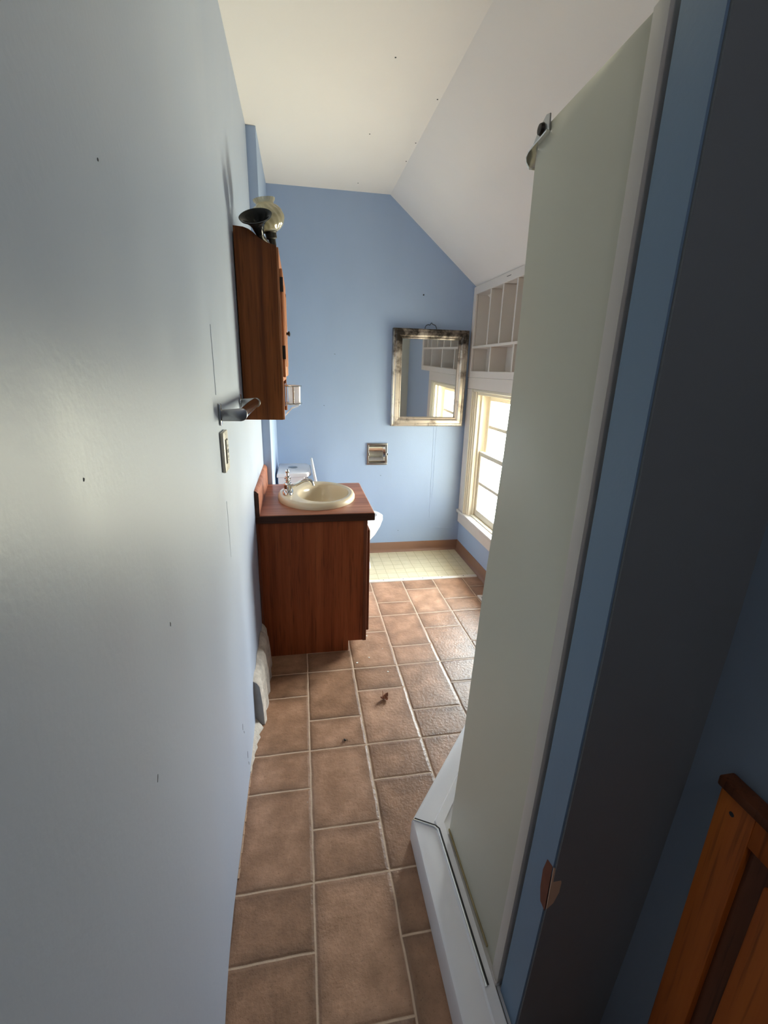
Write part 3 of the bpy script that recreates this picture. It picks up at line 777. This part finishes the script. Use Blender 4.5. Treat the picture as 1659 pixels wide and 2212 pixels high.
# ------------------------------------------------------------------ toilet
TY = 3.29
to = thing('toilet', (0.5, TY, 0.006), 'white porcelain toilet with its lid raised behind the vanity', 'toilet')
def egg(cx, lx_b, lx_f, ry, z, n=48):
    out = []
    for k in range(n):
        t_ = 2*PI*k/n; c_ = math.cos(t_)
        out.append((cx+(lx_f if c_ > 0 else lx_b)*c_, TY+ry*math.sin(t_), z))
    return out
m = MB()
m.loft([egg(0.47, 0.17, 0.272, 0.110, 0.0065), egg(0.47, 0.17, 0.266, 0.104, 0.05), egg(0.47, 0.16, 0.245, 0.090, 0.14), egg(0.48, 0.17, 0.225, 0.098, 0.21),
        egg(0.52, 0.20, 0.255, 0.150, 0.29), egg(0.54, 0.22, 0.272, 0.178, 0.36), egg(0.54, 0.22, 0.283, 0.188, 0.395), egg(0.54, 0.22, 0.287, 0.191, 0.405), egg(0.54, 0.22, 0.287, 0.191, 0.418), egg(0.54, 0.22, 0.280, 0.185, 0.424),
        egg(0.555, 0.165, 0.235, 0.142, 0.420), egg(0.555, 0.155, 0.225, 0.133, 0.395), egg(0.555, 0.13, 0.19, 0.11, 0.30), egg(0.55, 0.06, 0.08, 0.05, 0.23)])
m.build('bowl', m_porc, to, 60)
m = MB(); m.box(0.145, 0.38, TY-0.10, TY+0.10, 0.30, 0.415, 0.02, 3); m.build('rear_deck', m_porc, to)
m = MB()
m.loft([[(x_, y_, z_) for x_, y_ in ((0.080+i_, TY-0.165+j_), (0.230-i_, TY-0.160+j_), (0.258-i_, TY-0.10+j_), (0.258-i_, TY+0.10-j_), (0.230-i_, TY+0.160-j_), (0.080+i_, TY+0.165-j_))] for z_, i_, j_ in ((0.405, 0.015, 0.02), (0.43, 0.005, 0.006), (0.775, -0.012, -0.008), (0.778, -0.012, -0.008))])
m.build('tank', m_porc, to)
m = MB()
m.loft([[(x_, y_, z_) for x_, y_ in ((0.060+i_, TY-0.180+i_), (0.262-i_, TY-0.176+i_), (0.292-i_, TY-0.12+i_), (0.292-i_, TY+0.12-i_), (0.262-i_, TY+0.176-i_), (0.060+i_, TY+0.180-i_))] for z_, i_ in ((0.7785, 0.006), (0.782, 0.0), (0.800, 0.0), (0.806, 0.004), (0.809, 0.012))])
lid_ = m.build('tank_lid', m_porc, to)
m = MB(); m.lathe([(0, 0.0045), (0.026, 0.0045), (0.034, 0.001), (0.034, 0), (0, 0)], (0.165, TY+0.02, 0.809), 28); m.build('flush_button', m_dchrome, lid_)
# seat ring (down) and raised cover
m = MB()
m.loft([egg(0.555, 0.205, 0.268, 0.182, 0.4245), egg(0.555, 0.208, 0.272, 0.186, 0.434), egg(0.555, 0.20, 0.262, 0.176, 0.441), egg(0.565, 0.165, 0.218, 0.130, 0.440), egg(0.565, 0.158, 0.212, 0.124, 0.428), egg(0.565, 0.16, 0.214, 0.126, 0.4245), egg(0.555, 0.205, 0.268, 0.182, 0.4245)], cap=False)
m.build('seat', m_white_pl, to)
m = MB()
hx, hz = 0.372, 0.445; ang = math.radians(100)
def lidpt(u, v, w):     # u along the lid from the hinge, v across, w thickness
    return (hx+u*math.cos(ang)+w*math.sin(ang), TY+v, hz+u*math.sin(ang)-w*math.cos(ang))
out = []
for k in range(40):
    t_ = 2*PI*k/40; c_ = math.cos(t_)
    out.append((0.215+(0.225 if c_ > 0 else 0.20)*math.copysign(abs(c_)**0.8, c_), 0.182*math.copysign(abs(math.sin(t_))**0.9, math.sin(t_))))
m.loft([[lidpt(u*s_+0.215*(1-s_), v*s_, w) for u, v in out] for w, s_ in ((-0.008, 0.97), (-0.005, 1), (0.005, 1), (0.009, 0.97))])
m.build('seat_cover', m_white_pl, to)
for s_ in (-1, 1):
    m = MB(); m.box(0.345, 0.385, TY+s_*0.07-0.014, TY+s_*0.07+0.014, 0.416, 0.448, 0.006, 2); m.build('hinge', m_white_pl, to)

# ------------------------------------------------------------------ wall cabinet
CY0, CY1 = 1.990, 2.47
wc = thing('wall_cabinet', (0.0, 2.23, 1.287), 'narrow dark oak wall cabinet hung on the left wall above the vanity', 'cabinet')
m = MB()
side = [(0.004, 1.287), (0.158, 1.287), (0.158, 1.936), (0.128, 1.941), (0.110, 1.948), (0.092, 1.960), (0.076, 1.974), (0.060, 1.984), (0.040, 1.990), (0.004, 1.992)]
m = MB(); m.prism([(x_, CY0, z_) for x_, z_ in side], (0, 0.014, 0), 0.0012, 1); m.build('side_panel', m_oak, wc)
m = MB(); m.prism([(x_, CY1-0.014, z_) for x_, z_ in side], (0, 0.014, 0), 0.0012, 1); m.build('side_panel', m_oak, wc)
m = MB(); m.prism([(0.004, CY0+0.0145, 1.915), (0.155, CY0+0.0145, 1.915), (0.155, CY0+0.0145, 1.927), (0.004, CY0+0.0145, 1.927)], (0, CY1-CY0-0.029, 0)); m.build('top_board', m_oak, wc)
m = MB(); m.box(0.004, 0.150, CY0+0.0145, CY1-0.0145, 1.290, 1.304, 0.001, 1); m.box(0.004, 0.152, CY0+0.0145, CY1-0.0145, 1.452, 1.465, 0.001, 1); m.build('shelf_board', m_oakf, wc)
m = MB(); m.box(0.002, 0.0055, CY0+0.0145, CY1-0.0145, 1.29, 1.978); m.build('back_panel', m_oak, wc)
m = MB()
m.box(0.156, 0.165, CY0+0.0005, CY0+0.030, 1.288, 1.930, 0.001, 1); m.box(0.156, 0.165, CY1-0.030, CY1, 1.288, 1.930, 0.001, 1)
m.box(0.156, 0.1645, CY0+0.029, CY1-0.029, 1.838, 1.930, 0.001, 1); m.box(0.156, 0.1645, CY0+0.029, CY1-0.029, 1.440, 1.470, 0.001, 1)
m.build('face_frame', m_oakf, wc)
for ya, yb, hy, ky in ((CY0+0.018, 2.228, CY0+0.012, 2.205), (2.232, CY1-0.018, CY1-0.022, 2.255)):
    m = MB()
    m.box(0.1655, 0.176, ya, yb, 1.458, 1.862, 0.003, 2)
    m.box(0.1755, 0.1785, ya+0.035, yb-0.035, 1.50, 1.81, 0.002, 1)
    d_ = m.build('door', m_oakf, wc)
    for hz_ in (1.555, 1.805):
        m = MB(); m.box(0.1652, 0.1775, hy, hy+0.010, hz_-0.026, hz_+0.026, 0.001, 1); m.build('hinge', m_hinge, d_)
    m = MB(); m.lathe([(0, 0), (0.004, 0), (0.004, 0.008), (0.009, 0.012), (0.009, 0.017), (0, 0.020)], (0.176, ky, 1.64), 14, Matrix.Rotation(PI/2, 4, 'Y')); m.build('knob', m_hinge, d_)

# soap and tumbler holder clipped in the open shelf of the cabinet
sh = thing('tumbler_holder', (0.155, 2.13, 1.33), 'chrome wire tumbler holder at the open bottom shelf of the oak wall cabinet', 'tumbler holder')
m = MB()
for z_ in (1.420, 1.345):
    m.tube([(0.166, 2.09, z_), (0.20, 2.09, z_), (0.226, 2.10, z_), (0.236, 2.13, z_), (0.226, 2.16, z_), (0.20, 2.17, z_), (0.166, 2.17, z_)], 0.0030, 8)
m.tube([(0.202, 2.09, 1.420), (0.202, 2.09, 1.345)], 0.0030, 8); m.tube([(0.202, 2.17, 1.420), (0.202, 2.17, 1.345)], 0.0030, 8)
m.box(0.1655, 0.1685, 2.08, 2.18, 1.335, 1.430, 0.001, 1)
m.build('wire_ring', m_chrome, sh)
m = MB(); m.loft([[(x_, 2.13+w_*math.cos(t_), z_) for t_ in [PI*k/10 for k in range(11)]]+[(x_, 2.13+w_*math.cos(t_), z_-0.004) for t_ in [PI*(10-k)/10 for k in range(11)]] for x_, w_, z_ in ((0.166, 0.035, 1.296), (0.180, 0.032, 1.312), (0.195, 0.028, 1.328), (0.222, 0.022, 1.3365))]); m.build('cup_bracket', m_cup, sh)
tb = MB()
tb.lathe([(0.0, 0.0), (0.024, 0.0), (0.026, 0.004), (0.0275, 0.085), (0.0262, 0.085), (0.0245, 0.006), (0, 0.004)], (0.206, 2.13, 1.338), 32)
tag(tb.build('tumbler', m_cup), 'clear plastic tumbler sitting in the chrome wire holder', 'tumbler')

# ------------------------------------------------------------------ old light fitting lying on the cabinet
lf = thing('light_fixture', (0.08, 2.06, 1.96), 'removed light fitting with black cups and a ribbed glass shade lying on the oak cabinet', 'light fixture')
def tdir(v):
    return Vector((0, 0, 1)).rotation_difference(Vector(v).normalized()).to_matrix().to_4x4()
cup = [(0.0, -0.004), (0.014, -0.004), (0.017, 0.004), (0.024, 0.026), (0.040, 0.044), (0.058, 0.055), (0.0605, 0.060), (0.0575, 0.060), (0.039, 0.048), (0.021, 0.029), (0.012, 0.006), (0, 0.004)]
d1 = Vector((-0.16, -0.58, 0.74)).normalized()
mouth = Vector((0.089, 1.965, 2.020)); base1 = mouth-d1*0.058
m = MB(); m.lathe(cup, base1, 40, tdir(d1)); m.build('shade_cup', m_black, lf)
base2 = Vector((0.143, 2.120, 1.953)); d2 = Vector((-0.016, -0.008, 0.09)).normalized()
m = MB(); m.lathe([(0, 0.008), (0.013, 0.008), (0.014, 0.030), (0.021, 0.034), (0.022, 0.052), (0.027, 0.055), (0.027, 0.062), (0.021, 0.062), (0.015, 0.050), (0, 0.050)], base2, 32, tdir(d2)); m.build('socket', m_dbrass, lf)
m = MB(); m.lathe([(0, 0), (0.012, 0), (0.015, 0.004), (0.014, 0.010), (0, 0.012)], base2+Vector((0, 0, -0.004)), 24, tdir(d2)); m.build('finial', m_chrome, lf)
gp = [(0.026, 0.0), (0.038, 0.006), (0.054, 0.022), (0.062, 0.041), (0.063, 0.053), (0.057, 0.072), (0.045, 0.086), (0.035, 0.092), (0.034, 0.096), (0.039, 0.104), (0.042, 0.112)]
fine = []
for (r0, z0_), (r1, z1_) in zip(gp, gp[1:]):
    for k in range(3): fine.append((r0+(r1-r0)*k/3, z0_+(z1_-z0_)*k/3))
fine.append(gp[-1]); gp = fine
gin = [(max(0.001, r-0.0028), z) for r, z in gp[::-1]]
allp = gp+gin
def rib(t_, i):
    z = allp[i][1]
    return 1+(0.045*math.cos(14*(t_+z*12)) if 0.006 < z < 0.090 else (0.03*math.cos(22*t_) if z > 0.103 else 0))
m = MB(); m.lathe(allp, base2+d2*0.056, 128, tdir(d2), rib=rib); m.build('glass_shade', m_shade, lf)
m = MB(); m.tube([base1, base1-d1*0.015, (0.112, 2.035, 1.962), (0.128, 2.085, 1.953), (0.143, 2.118, 1.950)], [0.015, 0.014, 0.010, 0.008, 0.008], 14)
m.box(0.060, 0.110, 2.06, 2.38, 1.9285, 1.941, 0.003, 2)
m.build('mounting_bar', m_dbrass, lf)

# ------------------------------------------------------------------ towel bar
tbz = 1.365
tw = thing('towel_bar', (0.0, 1.64, tbz), 'short chrome towel bar with flat arms on the blue left wall', 'towel bar')
m = MB()
for y_ in (1.400, 1.880):
    m = MB(); m.box(0.000, 0.007, y_-0.010, y_+0.010, tbz-0.032, tbz+0.030, 0.003, 2); m.build('mounting_plate', m_chrome, tw)
for y_ in (1.400, 1.880):
    m = MB(); out = [(0.006, tbz-0.019), (0.060, tbz-0.019)] + [(0.060+0.019*math.cos(t_), tbz+0.019*math.sin(t_)) for t_ in [-PI/2+PI*k/10 for k in range(1, 10)]] + [(0.060, tbz+0.017), (0.006, tbz+0.013)]
    m.prism([(x_, y_-0.006, z_) for x_, z_ in out], (0, 0.012, 0), 0.002, 2); m.build('arm', m_dchrome, tw)
m = MB(); m.loft([[(0.060+0.0165*math.cos(t_), y_, tbz+0.0165*math.sin(t_)) for t_ in [2*PI*k/24 for k in range(24)]] for y_ in (1.4065, 1.8735)]); m.build('bar', m_chrome, tw)

# ------------------------------------------------------------------ outlet
ol = thing('electrical_outlet', (0.0, 1.415, 1.255), 'ivory electrical outlet plate on the left wall below the towel bar', 'outlet')
m = MB(); m.box(0.000, 0.011, 1.377, 1.455, 1.197, 1.315, 0.003, 2); m.build('cover_plate', m_plate, ol)
m = MB(); m.box(0.0105, 0.0125, 1.397, 1.435, 1.220, 1.292, 0.001, 1); m.build('bezel', m_dark, ol)
m = MB(); m.box(0.0120, 0.0145, 1.400, 1.432, 1.223, 1.289, 0.001, 1); rc = m.build('receptacle', m_plate, ol)
m = MB()
for zc in (1.240, 1.272):
    for yc in (1.410, 1.421): m.box(0.0140, 0.0149, yc-0.001, yc+0.001, zc-0.004, zc+0.004)
    m.box(0.0140, 0.0149, 1.4135, 1.4175, zc-0.012, zc-0.008)
m.build('slot', m_dark, rc)
m = MB()
m.box(0.0140, 0.0155, 1.408, 1.424, 1.252, 1.2555); m.box(0.0140, 0.0155, 1.408, 1.424, 1.257, 1.2605); m.build('reset_button', m_hinge, rc)
for zc in (1.206, 1.306):
    m = MB(); m.lathe([(0, 0.001), (0.003, 0.0005), (0.003, 0), (0, 0)], (0.011, 1.416, zc), 12, Matrix.Rotation(PI/2, 4, 'Y')); m.build('screw', m_dchrome, ol)

# ------------------------------------------------------------------ remnant of old baseboard and torn plaster at the left wall
m = MB(); rings = []
for i in range(19):
    y_ = 1.70+0.49*i/18; w_ = 0.030+0.006*math.sin(i*1.7)+0.010*(i/18)*(1-i/18)*4*0.6; h_ = 0.215+0.010*math.sin(i*1.1)-0.02*(i > 15)
    rings.append([(0.0005, y_, 0.0005), (w_+0.008, y_, 0.0005), (w_+0.004+0.002*math.sin(i*2.3), y_, 0.10), (w_-0.004, y_, h_-0.02), (w_-0.014, y_, h_), (0.0005, y_, h_+0.012)])
m.loft(rings)
ob_ = m.build('baseboard_remnant', [m_plaster, m_metalgrey])
for f in ob_.data.polygons:
    if f.normal.y < -0.7: f.material_index = 1
tag(ob_, 'chipped off-white stub of old baseboard on the floor beside the vanity', 'baseboard remnant')
m = MB(); rings = []
for i in range(15):
    y_ = 1.45+0.249*i/14; w_ = (0.004+0.026*(i/14)**1.3)*(1+0.25*math.sin(i*2.1)); rings.append([(0.0005, y_, 0.0004), (w_, y_, 0.0004), (w_*0.6, y_, 0.005+0.018*(i/14)), (0.0005, y_, 0.010+0.03*(i/14))])
m.loft(rings); tag(m.build('plaster_rubble', m_plaster), 'pinkish crumbled plaster where the left wall meets the tile floor', 'plaster rubble')
# ragged paint edge along the foot of the left wall
m = MB()
for i in range(26):
    y_ = 1.06+0.40*i/26; x0_ = bow(y_, 0)+0.0004; w_ = 0.0025+0.003*random.random()
    m.box(x0_, x0_+w_, y_, y_+0.4/26, 0.0003, 0.002+0.003*random.random())
struct(m.build('baseboard_left', m_tan), 'ragged edge where the left wall meets the floor', 'trim')

# ------------------------------------------------------------------ shower: side panel, trim, tray
shp = thing('shower_screen', (XP, 0.8, 0.10), 'tall pale green-grey shower side panel standing on the white tray', 'shower screen')
m = MB()
far_e = [(1.040, 0.085), (1.032, 0.112), (1.014, 0.30), (0.995, 0.49), (0.978, 0.72), (0.962, 0.953), (0.942, 1.13), (0.925, 1.311), (0.915, 1.45), (0.912, 1.591), (0.916, 1.857), (0.912, 1.905)]
ctr = [(lean(0.634, z), z) for z in (1.918, 1.6, 1.3, 1.0, 0.7, 0.4, 0.085)]
m.prism([(XP, y_, z_) for y_, z_ in far_e+ctr], (0.022, 0, 0), 0.002, 2)
m.build('side_sheet', m_shower, shp)
m = MB()
zz = [0.085, 0.2, 0.4, 0.7, 1.0, 1.3, 1.6, 1.918]
m.loft([[(XP-0.004, lean(0.603, z), z), (XP-0.006, lean(0.612, z), z), (XP-0.003, lean(0.633, z), z), (XP+0.03, lean(0.6335, z), z), (XP+0.03, lean(0.603, z), z)] for z in zz])
m.build('edge_trim', m_showtrim, shp)
m = MB()
m.prism([(XP+0.0002, 1.036, 0.102), (XP-0.005, 1.033, 0.104), (XP-0.004, lean(0.67, .1), 0.104), (XP+0.0002, lean(0.67, .1), 0.104)], (0, 0, 0.007), 0.001, 1)
m.build('caulk_bead', m_caulk, shp)
m = MB()   # second, hidden wall sheets of the stall
m.box(0.69, W-0.001, 0.640, 0.652, 0.10, 1.915); m.box(W-0.013, W-0.001, 0.653, 1.39, 0.10, 1.915)
m.build('wall_sheet', m_tray, shp)
m = MB(); m.box(0.98, W-0.001, 1.392, 1.410, 0.085, 1.915, 0.002, 2); m.box(0.965, 0.979, 1.386, 1.416, 0.085, 1.915, 0.002, 2)
m.build('return_sheet', m_shower, shp)

# bracket of the missing door header at the top corner of the panel
br = thing('shower_bracket', (XP, 0.912, 1.86), 'bent chrome bracket left at the top corner of the green-grey shower panel', 'bracket')
m = MB()
m.prism([(XP-0.0035, y_, z_) for y_, z_ in ((0.884, 1.921), (0.872, 1.918), (0.869, 1.893), (0.902, 1.890), (0.914, 1.896), (0.914, 1.908))], (0.003, 0, 0), 0.0008, 1)
m.build('corner_plate', m_dchrome, br)
m = MB()
pth = [(0.870, 1.890), (0.898, 1.887), (0.918, 1.885), (0.932, 1.883), (0.940, 1.877), (0.936, 1.867), (0.922, 1.853)]
rings = [[(XP-0.008, y_, z_+0.003), (XP+0.020, y_, z_+0.003), (XP+0.020, y_, z_), (XP-0.008, y_, z_)] for y_, z_ in pth]
m.loft(rings); m.build('curved_lip', m_chrome, br)
m = MB(); m.prism([(XP+0.002, y_, z_) for y_, z_ in ((0.903, 1.919), (0.926, 1.908), (0.942, 1.894), (0.936, 1.887), (0.905, 1.889))], (0.003, 0, 0), 0.0008, 1); m.build('wing', m_dchrome, br)
m = MB(); m.lathe([(0, 0.006), (0.008, 0.005), (0.010, 0.0), (0, 0)], (XP-0.0035, 0.896, 1.904), 18, Matrix.Rotation(-PI/2, 4, 'Y')); m.build('screw', m_hinge, br)

# neo-angle tray with a rounded outer curb
tr = thing('shower_tray', (0.9, 1.1, 0), 'white neo-angle shower tray with a chrome track on its curb', 'shower tray')
def ring_off(o, z):
    """outer outline shifted inwards by o"""
    return [(0.546+o, 0.470, z), (0.550+o, 1.100-0.38*o, z), (0.865+0.38*o+0.1*o, 1.478-o*0.9, z), (1.05, 1.478-o, z), (W-0.015, 1.478-o, z), (W-0.015, 0.655, z), (XP+0.020, 0.655, z), (XP-0.010, 0.645, z), (XP-0.010, 0.470, z)]
m = MB()
m.loft([ring_off(0.004, 0.0005), ring_off(0.0, 0.006), ring_off(0.002, 0.078), ring_off(0.006, 0.090), ring_off(0.014, 0.095), ring_off(0.070, 0.098), ring_off(0.074, 0.1035), ring_off(0.100, 0.1035), ring_off(0.104, 0.098), ring_off(0.128, 0.085), ring_off(0.138, 0.050), ring_off(0.16, 0.045)])
m.build('pan', m_tray, tr, 30)
m = MB()
pt_ = [(0.627, 0.645), (0.624, 1.040), (0.616, 1.054), (0.556, 1.092)]
m.tube([(x_, y_, z_) for (x_, y_), z_ in zip(pt_, (0.1045, 0.1045, 0.1015, 0.0965))], 0.0030, 8)
m.build('chrome_track', m_chrome, tr)
m = MB()
m.tube([(x_+0.005, y_+0.003, z_) for (x_, y_), z_ in zip(pt_, (0.1045, 0.1045, 0.1015, 0.0965))], 0.0022, 8)
m.build('track_gap', m_dark, tr)

# ------------------------------------------------------------------ wooden cabinet in the hall, bottom right
hc = thing('hall_cabinet', (0.87, 0.1, 0), 'orange-brown wooden cabinet with a framed panel at the bottom right corner', 'cabinet')
XW = 0.860; HY = 0.455; HZ = 0.905
m = MB(); m.box(XW+0.016, XH-0.0005, -0.45, HY-0.006, 0.0005, HZ-0.012); m.build('carcass', m_halld, hc)
m = MB(); m.box(XW-0.004, XH-0.0005, -0.46, HY+0.003, HZ-0.012, HZ+0.006, 0.003, 2); m.build('top_board', m_halld, hc)
m = MB()
m.box(XW, XW+0.016, HY-0.060, HY-0.002, 0.005, HZ-0.0125, 0.003, 2)
m.box(XW, XW+0.016, -0.45, -0.39, 0.005, HZ-0.0125, 0.003, 2)
m.box(XW+0.0004, XW+0.016, -0.391, HY-0.059, HZ-0.066, HZ-0.0125, 0.003, 2)
m.box(XW+0.0004, XW+0.016, -0.391, HY-0.059, 0.005, 0.08, 0.003, 2)
dr = m.build('door_frame', m_hall, hc)
m = MB(); m.box(XW+0.011, XW+0.0155, -0.392, HY-0.058, 0.078, HZ-0.064); m.build('panel_recess', m_halld, dr)
m = MB(); m.box(XW+0.002, XW+0.0112, -0.36, HY-0.092, 0.11, HZ-0.098, 0.005, 2); m.build('raised_panel', m_hall, dr)
m = MB(); m.lathe([(0, 0.001), (0.004, 0.0005), (0.004, 0), (0, 0)], (XW, HY-0.028, HZ-0.040), 12, Matrix.Rotation(-PI/2, 4, 'Y')); m.build('nail_hole', m_dark, dr)

# ------------------------------------------------------------------ floor register sliver and litter
m = MB(); m.box(1.408, 1.508, 2.42, 2.718, 0.0005, 0.012, 0.003, 2)
fr_ = tag(m.build('floor_register', m_strip), 'pale metal floor register by the baseboard under the window', 'floor register')
m = MB()
for i in range(9): m.box(1.423, 1.493, 2.445+i*0.028, 2.455+i*0.028, 0.0118, 0.0124)
m.build('louver', m_dark, fr_)
m = MB()
def leafmesh(cx, cy, rot, L, curl):
    R_ = Matrix.Translation((cx, cy, 0)) @ Matrix.Rotation(rot, 4, 'Z'); n = 10; T, B = [], []
    for i in range(n+1):
        u = i/n; w = 0.32*L*math.sin(PI*u)**0.8*(1+0.2*math.sin(9*u)); z = 0.002+curl*(u-0.5)**2*4
        T.append([R_ @ Vector((L*(u-0.5), v*w, z+0.010*abs(v)**2)) for v in (-1, -0.5, 0, 0.5, 1)])
    top_ = [r for r in T]
    for A, B2 in zip(top_, top_[1:]):
        for k in range(4):
            m.quad(A[k], A[k+1], B2[k+1], B2[k])
leafmesh(0.584, 1.785, 0.5, 0.045, 0.016); leafmesh(0.592, 1.778, 1.9, 0.030, 0.010)
m.tube([(0.578, 1.790, 0.010), (0.580, 1.800, 0.024), (0.579, 1.806, 0.032)], 0.0016, 6)
bmesh.ops.remove_doubles(m.bm, verts=m.bm.verts, dist=1e-5)
lo = m.build('dry_leaf', m_leaf); tag(lo, 'curled dry brown leaf lying on the tile floor', 'leaf')
sm = lo.modifiers.new('thick', 'SOLIDIFY'); sm.thickness = 0.0008
m = MB(); m.lathe([(0, -0.007), (0.003, -0.005), (0.0042, 0), (0.003, 0.005), (0, 0.007)], (0.375, 1.557, 0.0045), 12, Matrix.Rotation(PI/2, 4, 'X') @ Matrix.Rotation(0.7, 4, 'Y'))
for k in range(3):
    m.tube([(0.372, 1.553+0.004*k, 0.004), (0.366, 1.552+0.004*k, 0.006), (0.363, 1.551+0.004*k, 0.0008)], 0.0005, 5)
    m.tube([(0.378, 1.553+0.004*k, 0.004), (0.384, 1.552+0.004*k, 0.006), (0.387, 1.551+0.004*k, 0.0008)], 0.0005, 5)
tag(m.build('dead_beetle', m_bug), 'tiny dark dead beetle on the tile floor in front of the vanity', 'insect')
fl = [(0.491, 2.082, 0.0075, 'white paint flake on the tile beside the vanity toe kick'), (0.560, 2.120, 0.0045, 'small white paint flake right of the larger flake near the vanity'),
      (0.640, 1.985, 0.005, 'small white paint flake on the tiles right of the vanity shadow'), (0.645, 2.190, 0.0035, 'tiny white crumb on a grout line right of the vanity'),
      (0.215, 1.290, 0.002, 'tiny white crumb near the left wall on the nearer tiles'), (0.575, 2.33, 0.006, 'white paint crumb under the vanity door front')]
for i, (x_, y_, r_, lb) in enumerate(fl):
    m = MB(); k_ = 7; rr = [r_*random.uniform(0.6, 1.15) for _ in range(k_)]
    m.prism([(x_+rr[k]*math.cos(2*PI*k/k_), y_+rr[k]*math.sin(2*PI*k/k_), 0.0004) for k in range(k_)], (0, 0, 0.0016))
    tag(m.build('paint_flake', m_flake), lb, 'paint flake', 'white flakes on the tile floor')
